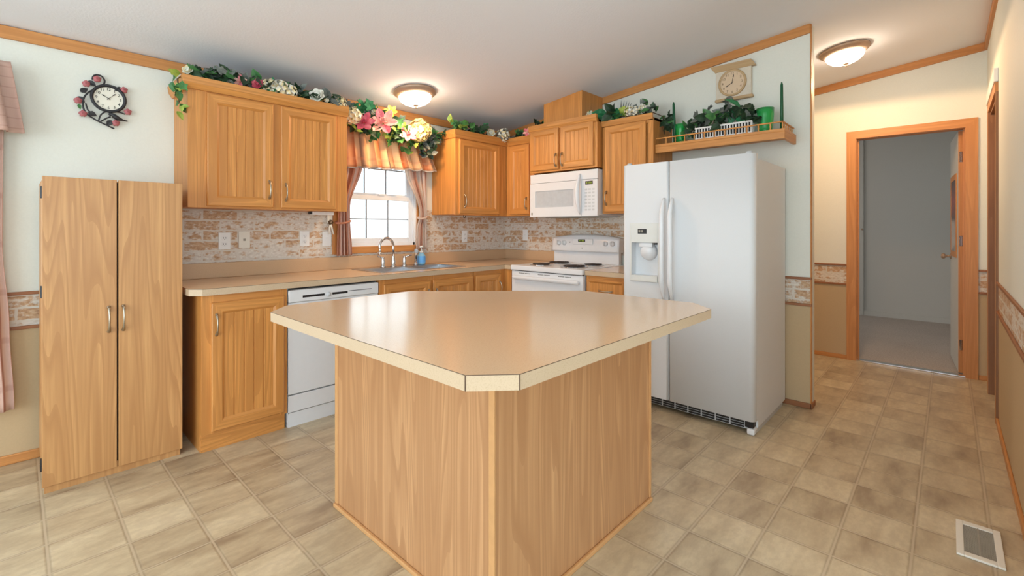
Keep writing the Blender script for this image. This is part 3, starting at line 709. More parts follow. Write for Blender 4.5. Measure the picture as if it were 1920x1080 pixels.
# --- corner base
t = thing('base_cabinet', 'oak corner base cabinet between sink cabinet and white range', 'cabinet', (3.2, 3.3, 0))
m = MB(); m.box((2.722, 3.02, 0.10), (XR - 0.004, YW - 0.004, 0.873), oak_v); m.box((2.722, 3.06, 0), (3.7, 3.5, 0.10), oak_x); m.box((3.10, 2.908, 0.10), (XR - 0.004, 3.018, 0.873), oak_v); obj('body', m, t)
face_frame(t, P, 2.722, 3.10, 0.10, 0.873, [(2.722, 2.75), (3.03, 3.10)], [(0.10, 0.14), (0.825, 0.873)], 0.0, oak_x)
cab_door(t, P, 2.733, 3.042, 0.116, 0.838, 0.019, oak_x, 3.020, 0.71)
# --- drawer base right of the range
t = thing('base_cabinet', 'narrow oak drawer cabinet between range and refrigerator', 'cabinet', (3.4, 1.93, 0))
P = FR(3.139)
m = MB(); m.box((3.14, 1.752, 0.10), (XR - 0.004, 2.108, 0.873), oak_v); m.box((3.20, 1.752, 0), (3.7, 2.108, 0.10), oak_y); obj('body', m, t)
face_frame(t, P, -2.108, -1.752, 0.10, 0.873, [(-2.108, -2.075), (-1.785, -1.752)], [(0.10, 0.14), (0.845, 0.873)], 0.0, oak_y)
m = MB(); door_mesh(m, P, -2.09, -1.765, 0.70, 0.845, 0.019, oak_v, oak_y, fw=0.016, bead=False); d = obj('drawer', m, t); handle(P, -1.92, 0.765, 0.039, d, 0.115, True)
cab_door(t, P, -2.09, -1.765, 0.116, 0.68, 0.019, oak_y, -2.06, 0.6)

# --- tall pantry
t = thing('pantry_cabinet', 'tall two-door oak laminate pantry standing left of the counter', 'cabinet', (0.36, 3.35, 0))
PY = 3.086
m = MB(); m.box((0.096, PY + 0.022, 0.06), (0.634, 3.58, 1.485), lam_v, 0.001); m.box((0.10, PY + 0.012, 0.0), (0.630, 3.57, 0.06), lam_v); m.box((0.36, PY + 0.02, 0.06), (0.366, PY + 0.024, 1.48), shadow_gap); obj('body', m, t)
P = FW(PY + 0.018)
for a, b, hs in ((0.092, 0.360, 0.329), (0.367, 0.638, 0.386)):
    m = MB(); pbox(m, P, a, b, 0.034 if a < 0.2 else 0.034, 1.492, 0.0, 0.018, lam_v, 0.0015); d = obj('door', m, t); handle(P, hs, 0.79, 0.018, d, 0.125)
for zc in (1.416, 0.949, 0.138):
    m = MB(); m.box((0.086, PY + 0.004, zc - 0.028), (0.096, PY + 0.03, zc + 0.028), black_pl, 0.002); obj('hinge', m, t)

# --- worktops
def slab(mb, poly, z0=0.876, z1=0.914, seams=True):
    mb.prism(poly, z0, z1 - 0.002, counter_m, edge_m); mb.prism(poly, z1 - 0.002, z1, counter_m, seam_m)
t = thing('countertop', 'L-shaped tan laminate countertop with backsplash lip under the window', 'countertop', (2.2, 3.3, 0.876))
m = MB(); SX0, SX1, SY0, SY1 = 1.90, 2.68, 3.115, 3.50
slab(m, [(0.655, 3.625), (0.655, 3.03), (0.705, 2.975), (SX0, 2.975), (SX0, 3.625)])
slab(m, [(SX0, SY0), (SX0, 2.975), (SX1, 2.975), (SX1, SY0)]); slab(m, [(SX0, 3.625), (SX0, SY1), (SX1, SY1), (SX1, 3.625)])
slab(m, [(SX1, 3.625), (SX1, 2.975), (3.085, 2.975), (3.085, 2.906), (3.765, 2.906), (3.765, 3.625)])
obj('top', m, t)
m = MB(); m.box((0.655, 3.604, 0.914), (3.765, 3.625, 1.016), splash_m, 0.004); m.box((3.744, 2.906, 0.914), (3.765, 3.604, 1.016), splash_m, 0.004); obj('backsplash_lip', m, t)
t = thing('countertop', 'small tan laminate countertop piece between range and refrigerator', 'countertop', (3.4, 1.93, 0.876))
m = MB(); slab(m, [(3.10, 2.110), (3.10, 1.745), (3.765, 1.745), (3.765, 2.110)]); obj('top', m, t)
m = MB(); m.box((3.744, 1.745, 0.914), (3.765, 2.11, 1.016), splash_m, 0.004); obj('backsplash_lip', m, t)

# --- island
t = thing('kitchen_island', 'wood-grain panelled island base standing on the tiles in the foreground', 'island', (1.45, 1.45, 0))
m = MB(); m.prism([(0.992, 1.002), (1.998, 1.002), (1.998, 1.40), (1.40, 2.012), (0.992, 2.012)], 0, 0.876, isl_v); obj('body', m, t)
for a, b in (((0.988, 1.99, 0.018), (1.0, 2.015, 0.875)), ((0.986, 0.996, 0.018), (0.992, 1.02, 0.875)), ((1.985, 0.996, 0.018), (2.0, 1.002, 0.875))):
    m = MB(); m.box(a, b, isl_t, 0.001); obj('corner_strip', m, t)
m = MB(); m.box((0.978, 0.99, 0), (0.992, 2.014, 0.018), isl_t, 0.004); m.box((0.978, 0.988, 0), (2.0, 1.002, 0.018), isl_t, 0.004); obj('base_molding', m, t)
t = thing('island_countertop', 'wide tan laminate island top with clipped corners', 'countertop', (1.4, 1.4, 0.876))
ISL = [(0.70, 0.80), (0.79, 0.715), (1.965, 0.715), (2.077, 0.83), (2.077, 1.44), (1.44, 2.085), (0.805, 2.085), (0.70, 1.97)]
m = MB(); m.prism(ISL, 0.8765, 0.912, counter_m, edge_m); m.prism(ISL, 0.912, 0.914, counter_m, seam_m)
for i in (0, 1):
    x, y = ISL[i]; m.box((x - 0.0012, y - 0.0012, 0.877), (x + 0.0012, y + 0.0012, 0.9135), seam_m)
obj('top', m, t)

# ================================================================== APPLIANCES
# --- dishwasher
t = thing('dishwasher', 'white built-in dishwasher under the counter left of the sink', 'dishwasher', (1.48, 3.3, 0))
P = FW(3.03); s0, s1 = 1.170, 1.796
m = MB(); m.box((1.172, 3.03, 0.03), (1.794, 3.58, 0.868), appl_grey); obj('body', m, t)
m = MB(); pbox(m, P, s0, s1, 0.206, 0.78, 0.0, 0.028, appl, 0.004); obj('door', m, t)
m = MB(); pbox(m, P, s0, s1, 0.782, 0.86, 0.0, 0.036, appl, 0.006); pbox(m, P, s0 + 0.01, s1 - 0.01, 0.862, 0.870, 0.0, 0.01, black_pl); cp = obj('control_panel', m, t)
m = MB(); pbox(m, P, 1.255, 1.40, 0.806, 0.822, 0.030, 0.0365, black_pl, 0.002); pbox(m, P, 1.45, 1.56, 0.806, 0.822, 0.030, 0.0365, black_pl, 0.002); pbox(m, P, 1.57, 1.74, 0.818, 0.822, 0.03, 0.0365, black_pl); obj('vent_slot', m, cp)
m = MB(); m.lathe([(0.016, 0), (0.015, 0.006), (0.009, 0.012), (0.0, 0.0125)], P(1.425, 0.812, 0.0355), appl_grey, 20, (0, -1, 0)); obj('latch', m, cp)
m = MB(); pbox(m, P, s0, s1, 0.094, 0.198, 0.0, 0.026, appl, 0.003); obj('access_panel', m, t)
m = MB(); pbox(m, P, s0 + 0.004, s1, 0.0, 0.088, -0.03, 0.016, appl); obj('toe_kick', m, t)

# --- range
RY0, RY1 = 2.119, 2.897
t = thing('range', 'white electric coil range under the microwave', 'stove', (3.4, 2.51, 0))
P = FR(3.12)
m = MB(); m.box((3.12, RY0 + 0.004, 0.02), (3.735, RY1 - 0.004, 0.875), appl); obj('body', m, t)
m = MB(); m.box((3.075, RY0, 0.874), (3.735, RY1, 0.918), appl, 0.008); obj('cooktop', m, t)
for x, y, r in ((3.245, 2.68, 0.083), (3.52, 2.69, 0.10), (3.245, 2.32, 0.10), (3.52, 2.31, 0.083)):
    m = MB(); m.lathe([(r + 0.012, 0.0), (r + 0.016, 0.004), (r + 0.01, 0.006), (r, 0.002), (0.01, 0.001)], (x, y, 0.918), chrome, 32); b_ = obj('drip_pan', m, t)
    m = MB(); pts = []
    for i in range(140):
        a = i / 139; ang_ = a * 2 * PI * 4; rr = 0.018 + (r - 0.022) * a; pts.append((x + rr * math.cos(ang_), y + rr * math.sin(ang_), 0.929))
    m.tube(pts, 0.0062, coil_m, 6)
    for k in range(3): m.box((x - 0.002, y - 0.002, 0.919), (x + 0.002, y + 0.002, 0.924), coil_m)
    obj('burner_coil', m, b_)
m = MB(); pbox(m, P, -RY1 + 0.002, -RY0 - 0.002, 0.20, 0.868, 0.001, 0.030, appl, 0.006); dr = obj('oven_door', m, t)
m = MB(); pbox(m, P, -RY1 + 0.03, -RY0 - 0.03, 0.795, 0.83, 0.030, 0.066, appl, 0.014); obj('oven_handle', m, dr)
m = MB(); pbox(m, P, -RY1 + 0.12, -RY0 - 0.12, 0.38, 0.68, 0.028, 0.0315, black_pl, 0.001); obj('oven_window', m, dr)
for k in range(3):
    a = -RY1 + 0.09 + k * 0.22; m = MB(); pbox(m, P, a, a + 0.135, 0.8455, 0.8535, 0.029, 0.0306, appl_grey)
    for w in range(11):
        if w != 5: pbox(m, P, a + 0.002 + w * 0.012, a + w * 0.012 + 0.010, 0.847, 0.852, 0.030, 0.0312, black_pl)
    obj('vent_slot', m, dr)
m = MB(); m.box((3.095, RY0 + 0.006, 0.866), (3.125, RY1 - 0.006, 0.875), black_pl); obj('shadow_strip', m, t)
m = MB(); pbox(m, P, -RY1 + 0.002, -RY0 - 0.002, 0.03, 0.19, 0.001, 0.026, appl, 0.005); obj('storage_drawer', m, t)
# backguard: lower apron and arched control panel
m = MB(); m.box((3.69, RY0 + 0.03, 0.918), (3.74, RY1 - 0.02, 1.035), appl, 0.004); obj('apron', m, t)
m = MB(); N = 24; rows = []
def bgz(a): return 1.150 + 0.040 * math.sin(PI * min(1, max(0, a))) ** 0.6
for i in range(N + 1):
    a = i / N; y = RY1 - 0.003 - a * (RY1 - RY0 - 0.02); zt_ = bgz(a); e = min(1, min(a, 1 - a) * 9); 
    rows.append([(3.752, y, 1.028), (3.655 + 0.02 * (1 - e), y, 1.028), (3.648 + 0.02 * (1 - e), y, 1.04), (3.668 + 0.01 * (1 - e), y, zt_ - 0.022), (3.682, y, zt_ - 0.005), (3.70, y, zt_), (3.752, y, zt_)])
for i in range(N):
    for j in range(7): m.face([rows[i][j], rows[i + 1][j], rows[i + 1][(j + 1) % 7], rows[i][(j + 1) % 7]], appl, j in (1, 2, 3, 4, 5))
m.face(rows[0], appl); m.face(rows[-1][::-1], appl); bmesh.ops.remove_doubles(m.b, verts=m.b.verts[:], dist=1e-5)
bgd = obj('backguard', m, t)
kn = (-1, 0, 0.16)
for y in (2.79, 2.725, 2.265, 2.195):
    m = MB(); m.lathe([(0.023, -0.006), (0.023, 0.002), (0.019, 0.006), (0.017, 0.02), (0.0, 0.021)], (3.654, y, 1.108), appl, 24, kn)
    m.box((3.622, y - 0.0045, 1.09), (3.645, y + 0.0045, 1.13), appl_grey, 0.003); obj('knob', m, bgd)
m = MB(); m.box((3.650, 2.40, 1.095), (3.662, 2.62, 1.15), appl, 0.004); obj('clock_panel', m, bgd)
m = MB(); m.box((3.6485, 2.48, 1.12), (3.656, 2.56, 1.145), black_pl, 0.002)
for k in range(4): m.box((3.6478, 2.493 + k * 0.015, 1.126), (3.649, 2.502 + k * 0.015, 1.139), digit_m)
obj('clock_display', m, bgd)
m = MB(); m.box((3.6535, 2.655, 1.112), (3.658, 2.663, 1.12), black_pl); obj('indicator_light', m, bgd)
m = MB(); m.lathe([(0.007, 0), (0.007, 0.003), (0, 0.0032)], (3.652, 2.515, 1.063), appl_grey, 16, (-1, 0, 0)); obj('badge', m, bgd)

# --- microwave
MY0, MY1, MZ0, MZ1 = 2.154, 2.900, 1.354, 1.750
t = thing('microwave', 'white over-the-range microwave mounted above the stove', 'microwave', (3.55, 2.53, MZ0))
P = FR(3.375)
m = MB(); m.box((3.375, MY0 + 0.002, MZ0 + 0.006), (XR - 0.004, MY1 - 0.002, MZ1), appl, 0.004); obj('body', m, t)
m = MB(); m.box((3.42, MY0 + 0.03, MZ0 - 0.004), (XR - 0.03, MY1 - 0.03, MZ0 + 0.008), appl_grey); m.box((3.46, MY0 + 0.1, MZ0 - 0.008), (3.70, MY0 + 0.34, MZ0 - 0.003), vent_m); m.box((3.46, MY1 - 0.34, MZ0 - 0.008), (3.70, MY1 - 0.1, MZ0 - 0.003), vent_m); obj('underside_filter', m, t)
m = MB(); pbox(m, P, -MY1, -MY0, 1.668, MZ1, 0.0, 0.022, appl, 0.004); obj('vent_grille', m, t)
Mp = -2.318
m = MB(); ss = [-MY1, -2.838, -2.398, Mp]; ts = [MZ0, 1.440, 1.592, 1.665]
wall_simple(m, lambda s_, z, d: P(s_, z, 0.024 + d), ss, ts[:-1], 0.024, lambda a, b: appl, lambda a, z: -2.838 < a < -2.398 and 1.44 <= z < 1.59, lambda s_: ts[-1]); dr = obj('door', m, t)
m = MB(); pbox(m, P, -2.838, -2.398, 1.440, 1.592, 0.002, 0.016, mw_glass); obj('door_window', m, dr)
m = MB(); pts = []; rs = []
for i in range(15):
    a = i / 14; pts.append(P(Mp - 0.012, 1.372 + a * 0.345, 0.022 + 0.048 * math.sin(PI * a) ** 0.7)); rs.append(0.008 + 0.012 * math.sin(PI * a))
m.tube(pts, rs, appl, 12); obj('handle', m, dr)
m = MB(); pbox(m, P, Mp + 0.002, -MY0, MZ0, 1.665, 0.0, 0.024, appl, 0.003); cp = obj('control_panel', m, t)
m = MB(); pbox(m, P, -2.275, -2.200, 1.622, 1.652, 0.023, 0.0255, black_pl)
for k in range(4): pbox(m, P, -2.262 + k * 0.014, -2.254 + k * 0.014, 1.630, 1.645, 0.025, 0.0262, digit_m)
obj('display', m, cp)
m = MB()
for r in range(7):
    for c in range(3): pbox(m, P, -2.28 + c * 0.036, -2.28 + c * 0.036 + 0.024, 1.40 + r * 0.029, 1.40 + r * 0.029 + 0.014, 0.0235, 0.0250, appl_grey, 0.0015)
obj('keypad', m, cp)
m = MB(); pbox(m, P, -2.885, -2.868, 1.372, 1.395, 0.0235, 0.0265, vent_m, 0.002); obj('badge', m, dr)

# --- refrigerator
FX, FY0, FY1, FZ = 3.02, 0.845, 1.725, 1.70
t = thing('refrigerator', 'white side-by-side refrigerator with ice dispenser, against the range wall', 'refrigerator', (3.4, 1.285, 0))
m = MB(); m.box((3.095, FY0 + 0.003, 0.03), (3.745, FY1 - 0.003, 1.675), appl_tex, 0.006); obj('body', m, t)
SPL = 1.380
def fr_door(ya, yb, rnd_near, hole=None):
    """door slab between ya<yb with rounded vertical edges; optional dispenser hole (y0,y1,z0,z1)"""
    mb = MB(); z0, z1 = 0.085, FZ; xb = 3.085
    prof = []; r = 0.035 if rnd_near else 0.012; r2 = 0.012 if rnd_near else 0.02
    for k in range(7): a = k / 6 * PI / 2; prof.append((FX + r - r * math.sin(a), ya + r - r * math.cos(a)))
    flat0 = len(prof) - 1
    for k in range(7): a = PI / 2 - k / 6 * PI / 2; prof.append((FX + r2 - r2 * math.sin(a), yb - r2 + r2 * math.cos(a)))
    poly = [(xb, ya)] + prof + [(xb, yb)]; lo = [(x, y, z0) for x, y in poly]; hi = [(x, y, z1) for x, y in poly]
    mb.face(lo, appl_tex); mb.face([(x, y, z) for x, y, z in hi][::-1], appl_tex)
    for i in range(len(poly)):
        j = (i + 1) % len(poly); smooth = 1 <= i < len(poly) - 2
        if hole and i == 1 + flat0:
            continue
        mb.face([lo[i], lo[j], hi[j], hi[i]], appl_tex, smooth)
    if hole:
        a, b = prof[flat0][1], prof[flat0 + 1][1]; h0, h1, k0, k1 = hole
        for (p, q, c, d) in ((a, b, z0, k0), (a, b, k1, z1), (a, h0, k0, k1), (h1, b, k0, k1)): mb.face([(FX, p, c), (FX, q, c), (FX, q, d), (FX, p, d)], appl_tex)
        D = FX + 0.055
        for A, B in (((h0, k0), (h1, k0)), ((h1, k0), (h1, k1)), ((h1, k1), (h0, k1)), ((h0, k1), (h0, k0))): mb.face([(FX, *A), (FX, *B), (D, *B), (D, *A)], appl_tex)
        mb.face([(D, h0, k0), (D, h1, k0), (D, h1, k1), (D, h0, k1)], appl_tex)
    bmesh.ops.remove_doubles(mb.b, verts=mb.b.verts[:], dist=1e-5)
    return mb
H0, H1, K0, K1 = 1.455, 1.652, 0.918, 1.148
dl = obj('freezer_door', fr_door(SPL + 0.003, FY1, False, (H0, H1, K0, K1)), t)
drr = obj('fresh_food_door', fr_door(FY0, SPL - 0.003, True), t)
m = MB(); m.box((3.045, SPL - 0.006, 0.09), (3.09, SPL + 0.006, FZ - 0.004), vent_m); obj('gasket', m, t)
P = FR(FX)
def bar(s_, parent):
    mb = MB(); pts = []; rs = []; N = 24
    for i in range(N + 1):
        a = i / N; z = 0.765 + a * 0.685; e = min(a, 1 - a); h = 0.010 + 0.040 * min(1, e * 6) ** 0.7
        pts.append(P(s_, z, h)); rs.append(0.0085 + 0.0075 * min(1, e * 6))
    mb.tube(pts, rs, appl, 12)
    return obj('handle', mb, parent)
bar(-1.408, dl); bar(-1.350, drr)
# dispenser
disp_m = plain('dispenser_white', srgb(226, 227, 222), 0.4, var=0.01)
m = MB(); q = lambda a, b, c, d, e=0.010: pbox(m, P, -b, -a, c, d, -0.004, e, disp_m, 0.002)
q(1.441, H0, 0.876, 1.284); q(H1, 1.664, 0.876, 1.284); q(H0, H1, K1, 1.284); q(H0, H1, 0.876, K0, 0.014); dsp = obj('dispenser_frame', m, dl)
m = MB(); pbox(m, P, -1.602, -1.535, 1.210, 1.243, 0.008, 0.0115, black_pl, 0.001); 
for k in range(2): pbox(m, P, -1.595 + k * 0.02, -1.582 + k * 0.02, 1.218, 1.236, 0.011, 0.0122, vent_m)
obj('dispenser_display', m, dsp)
m = MB(); m.lathe([(0.062, 0), (0.060, 0.02), (0.045, 0.045), (0.0, 0.046)], (FX + 0.052, 1.545, 1.085), appl, 24, (-1, 0, -0.15)); m.box((FX + 0.0, 1.50, 1.115), (FX + 0.05, 1.60, 1.148), appl, 0.006); obj('dispenser_paddle', m, dsp)
m = MB(); m.box((FX + 0.004, 1.47, 1.135), (FX + 0.03, 1.49, 1.150), black_pl); m.box((FX + 0.004, 1.505, 1.14), (FX + 0.02, 1.515, 1.150), black_pl); obj('dispenser_spout', m, dsp)
m = MB(); m.box((3.06, FY0 + 0.02, 0.025), (3.10, FY1 - 0.01, 0.080), appl_grey)
for k in range(9):
    a = FY0 + 0.07 + k * 0.0885
    for j in range(3): m.box((3.054, a, 0.030 + j * 0.015), (3.066, a + 0.078, 0.040 + j * 0.015), black_pl)
obj('base_grille', m, t)
m = MB(); m.box((3.03, FY0 + 0.004, 0.0), (3.10, FY0 + 0.05, 0.04), appl, 0.012); m.box((3.095, FY0 + 0.01, 0), (3.70, FY0 + 0.04, 0.032), appl_grey); obj('foot', m, t)
m = MB(); m.box((3.03, FY1 - 0.05, 0.0), (3.10, FY1 - 0.004, 0.04), appl, 0.012); obj('foot', m, t)
m = MB(); m.box((3.035, FY0 + 0.012, 0.042), (3.09, FY0 + 0.06, 0.08), black_pl, 0.004); obj('lower_hinge', m, t)
for y in (FY0 + 0.04, FY1 - 0.035):
    m = MB(); m.box((3.045, y - 0.018, 1.676), (3.16, y + 0.018, 1.697), appl_grey, 0.004); m.lathe([(0.02, 0), (0.02, 0.008), (0.014, 0.016), (0, 0.017)], (3.055, y, FZ), appl_grey, 20); obj('hinge_cap', m, t)

# ================================================================== SINK, FAUCET, SOAP
t = thing('sink', 'stainless double-bowl sink set into the countertop below the window', 'sink', (2.29, 3.3, 0.75))
m = MB(); X0, X1, Y0, Y1, Z = 1.872, 2.705, 3.085, 3.535, 0.9145
bw = [(1.905, 2.275, 3.12, 3.41), (2.305, 2.672, 3.12, 3.41)]
xs = [X0, 1.905, 2.275, 2.305, 2.672, X1]; ys = [Y0, 3.12, 3.41, Y1]
for i in range(5):
    for j in range(3):
        if j == 1 and i in (1, 3): continue
        m.face([(xs[i], ys[j], Z + 0.004), (xs[i + 1], ys[j], Z + 0.004), (xs[i + 1], ys[j + 1], Z + 0.004), (xs[i], ys[j + 1], Z + 0.004)], steel)
rim = [(X0, Y0), (X1, Y0), (X1, Y1), (X0, Y1)]
for i in range(4):
    (a, b), (c, d) = rim[i], rim[(i + 1) % 4]; m.face([(a, b, Z), (c, d, Z), (c, d, Z + 0.004), (a, b, Z + 0.004)], steel)
obj('rim', m, t)
for a, b, c, d in bw:
    m = MB(); tp = [(a, c), (b, c), (b, d), (a, d)]; k = 0.02; bt = [(a + k, c + k), (b - k, c + k), (b - k, d - k), (a + k, d - k)]
    for i in range(4): m.face([(*tp[i], Z + 0.004), (*tp[(i + 1) % 4], Z + 0.004), (*bt[(i + 1) % 4], 0.76), (*bt[i], 0.76)], steel)
    m.face([(*p, 0.76) for p in bt], steel); m.lathe([(0.04, 0), (0.038, 0.003), (0.0, 0.001)], ((a + b) / 2, (c + d) / 2, 0.7605), chrome, 20); obj('bowl', m, t)
FY = 3.475; FZ0 = 0.919
t = thing('faucet', 'chrome gooseneck faucet behind the sink in front of the window', 'faucet', (2.235, FY, FZ0))
cx = 2.225
m = MB(); m.lathe([(0.028, 0), (0.026, 0.01), (0.018, 0.02), (0.020, 0.045), (0.016, 0.06), (0.013, 0.09), (0.011, 0.10)], (cx, FY, FZ0), chrome, 20)
pts = [(cx, FY, FZ0 + 0.09), (cx, FY, FZ0 + 0.16)]; R = 0.072; dx, dy = -0.99, -0.12
for k in range(15):
    a = PI - k / 14 * PI * 1.12; h = R * (1 + math.cos(a)); pts.append((cx + dx * h, FY + dy * h, FZ0 + 0.175 + R * math.sin(a)))
pts.append((pts[-1][0] + 0.004 * dx, pts[-1][1] + 0.004 * dy, pts[-1][2] - 0.03))
m.tube(pts, [0.011] * (len(pts) - 1) + [0.013], chrome, 14); m.lathe([(0.015, 0), (0.015, 0.02)], (pts[-1][0], pts[-1][1], pts[-1][2] - 0.008), chrome, 16); obj('spout', m, t)
for x, sgn in ((2.125, -1), (2.335, 1)):
    m = MB(); m.lathe([(0.024, 0), (0.022, 0.01), (0.015, 0.022), (0.017, 0.05), (0.012, 0.07), (0.014, 0.085), (0.0, 0.09)], (x, FY, FZ0), chrome, 18)
    m.tube([(x, FY, FZ0 + 0.078), (x + sgn * 0.03, FY - 0.012, FZ0 + 0.088), (x + sgn * 0.062, FY - 0.024, FZ0 + 0.098)], [0.006, 0.0075, 0.009], chrome, 10); obj('lever_handle', m, t)
t = thing('side_sprayer', 'chrome side sprayer between faucet and blue soap bottle', 'sprayer', (2.455, FY, FZ0))
m = MB(); m.lathe([(0.022, 0), (0.02, 0.012), (0.014, 0.03)], (2.455, FY, FZ0), chrome, 18); obj('base', m, t)
m = MB(); m.tube([(2.455, FY, FZ0 + 0.02), (2.455, FY, FZ0 + 0.07), (2.45, FY - 0.012, FZ0 + 0.11), (2.435, FY - 0.035, FZ0 + 0.135), (2.42, FY - 0.06, FZ0 + 0.13)], [0.012, 0.013, 0.014, 0.016, 0.018], chrome, 14); obj('spray_head', m, t)
t = thing('soap_bottle', 'blue pump soap bottle standing behind the sink', 'soap dispenser', (2.535, 3.50, FZ0))
m = MB(); m.lathe([(0.030, 0), (0.036, 0.008), (0.038, 0.06), (0.034, 0.085), (0.018, 0.105), (0.015, 0.11)], (2.535, 3.50, FZ0), soap_blue, 24); obj('bottle', m, t)
m = MB(); m.lathe([(0.0385, 0.02), (0.0388, 0.06), (0.036, 0.078)], (2.535, 3.50, FZ0), soap_label, 24, cap=False); obj('label', m, t)
m = MB(); m.lathe([(0.016, 0.108), (0.016, 0.122), (0.006, 0.124), (0.005, 0.155), (0.016, 0.157), (0.016, 0.170), (0.0, 0.171)], (2.535, 3.50, FZ0), white_m, 20); m.tube([(2.535, 3.50, FZ0 + 0.163), (2.505, 3.47, FZ0 + 0.160)], [0.006, 0.004], white_m, 8); obj('pump', m, t)

# ================================================================== LIGHTS
slope = Vector((0, 0.118, 1)).normalized()
def dome(x, y, label, power):
    z = cz(y); t = thing('ceiling_light', label, 'lamp', (x, y, z - 0.001), 'flush dome ceiling lights'); ax = -Vector((0, 0.118, 1)).normalized()
    c = (x, y, z - 0.0015)
    m = MB(); m.lathe([(0.10, 0.0), (0.170, 0.002), (0.172, 0.014), (0.160, 0.024), (0.150, 0.034), (0.132, 0.046), (0.125, 0.046)], c, nickel, 40, ax); obj('rim', m, t)
    m = MB(); prof = [(0.131 * math.cos(a), 0.042 + 0.075 * math.sin(a)) for a in [k / 10 * PI / 2 for k in range(11)]]; m.lathe(prof, c, lamp_glass, 40, ax, cap=False); obj('glass_dome', m, t)
    m = MB(); m.lathe([(0.024, 0.112), (0.022, 0.119), (0.008, 0.124), (0.010, 0.132), (0.005, 0.142), (0.0, 0.143)], c, nickel, 20, ax); obj('finial', m, t)
    l = bpy.data.lights.new('ceiling_bulb', 'SPOT'); l.energy = power; l.color = (1.0, 0.60, 0.30); l.shadow_soft_size = 0.05; l.spot_size = math.radians(179); l.spot_blend = 0.06
    o = bpy.data.objects.new('ceiling_bulb', l); COL.objects.link(o); o.location = Vector(c) + ax * 0.24
dome(2.245, 3.19, 'lit frosted dome ceiling light over the sink and window', 21)
dome(4.52, 0.61, 'lit frosted dome ceiling light in the hallway by the bedroom door', 36)

# ================================================================== SMALL WALL THINGS
def outlet(name, label, cat, P, s, tz, kind, mat, group=None):
    t = thing(name, label, cat, P(s, tz - 0.058, 0.0), group)
    m = MB(); pbox(m, P, s - 0.036, s + 0.036, tz - 0.058, tz + 0.058, 0.0, 0.006, mat, 0.002); obj('cover_plate', m, t)
    if kind == 'duplex':
        for dz in (-0.021, 0.021):
            m = MB(); pbox(m, P, s - 0.017, s + 0.017, tz + dz - 0.014, tz + dz + 0.014, 0.005, 0.008, mat, 0.002)
            for q in (-0.007, 0.007): pbox(m, P, s + q - 0.0015, s + q + 0.0015, tz + dz - 0.004, tz + dz + 0.006, 0.0075, 0.0085, black_pl)
            pbox(m, P, s - 0.002, s + 0.002, tz + dz - 0.011, tz + dz - 0.007, 0.0075, 0.0085, black_pl); obj('socket', m, t)
    elif kind == 'phone':
        m = MB(); pbox(m, P, s - 0.008, s + 0.008, tz - 0.009, tz + 0.007, 0.005, 0.0075, vent_m, 0.001); obj('jack', m, t)
    else:
        m = MB(); pbox(m, P, s - 0.005, s + 0.005, tz - 0.012, tz + 0.012, 0.005, 0.008, mat, 0.001); pbox(m, P, s - 0.004, s + 0.004, tz, tz + 0.01, 0.007, 0.016, mat, 0.001); obj('toggle', m, t)
P = FW(YW - 0.001)
outlet('wall_outlet', 'white duplex outlet on brick wallpaper nearest the tall pantry', 'outlet', P, 0.99, 1.16, 'duplex', white_m)
outlet('phone_jack', 'cream single-jack wall plate between two outlets on brick wallpaper', 'wall plate', P, 1.114, 1.168, 'phone', cream_pl)
outlet('wall_outlet', 'white duplex outlet on brick wallpaper left of the plain switch plate', 'outlet', P, 1.536, 1.168, 'duplex', white_m)
outlet('light_switch', 'white switch plate on brick wallpaper nearest the left curtain', 'switch', P, 1.711, 1.165, 'switch', white_m)
outlet('wall_outlet', 'white duplex outlet under the corner cabinet right of the window', 'outlet', P, 3.163, 1.166, 'duplex', white_m)
outlet('light_switch', 'white switch plate on brick wallpaper just left of the range', 'switch', FR(XR - 0.001), -3.327, 1.175, 'switch', white_m)
# under-cabinet lamp
t = thing('under_cabinet_light', 'slim white light bar under the left wall cabinet near the curtain', 'lamp', (1.64, 3.50, 1.352))
m = MB(); m.box((1.53, 3.47, 1.350), (1.695, 3.53, 1.375), white_m, 0.004); obj('housing', m, t)
m = MB(); m.box((1.512, 3.485, 1.354), (1.531, 3.515, 1.374), black_pl, 0.002); obj('end_switch', m, t)
# ribbon ornament
t = thing('hanging_ornament', 'white ribbon ornament with dark flower hanging beside the left curtain', 'ornament', (1.725, 3.59, 1.20))
m = MB(); m.box((1.705, 3.602, 1.29), (1.748, 3.61, 1.372), cream_pl, 0.003); obj('tag', m, t)
m = MB()
for s_ in (-1, 1): m.tube([(1.728, 3.598, 1.29), (1.728 + s_ * 0.010, 3.594, 1.25), (1.728 + s_ * 0.018 + 0.006, 3.594, 1.20)], [0.006, 0.007, 0.006], cream_pl, 8)
obj('ribbon', m, t)
m = MB()
for k in range(7): a = k / 7 * 2 * PI; m.ball((1.728 + 0.014 * math.cos(a), 3.594, 1.295 + 0.014 * math.sin(a)), 0.009, VINE, (1, 0.6, 1), 1)
m.ball((1.728, 3.59, 1.295), 0.009, pewter, (1, 0.6, 1), 1); obj('flower', m, t)
# cup hook
m = MB(); pts = [(2.90, 3.34, 1.376), (2.90, 3.34, 1.362)] + [(2.90 + 0.012 - 0.012 * math.cos(a), 3.34, 1.362 - 0.016 * math.sin(a)) for a in [k / 8 * PI for k in range(9)]] + [(2.924, 3.34, 1.37)]
m.tube(pts, 0.0028, iron, 8); tag(obj('cup_hook', m, base=(2.91, 3.34, 1.345)), 'small black cup hook under the corner cabinet right of the window', 'hook')
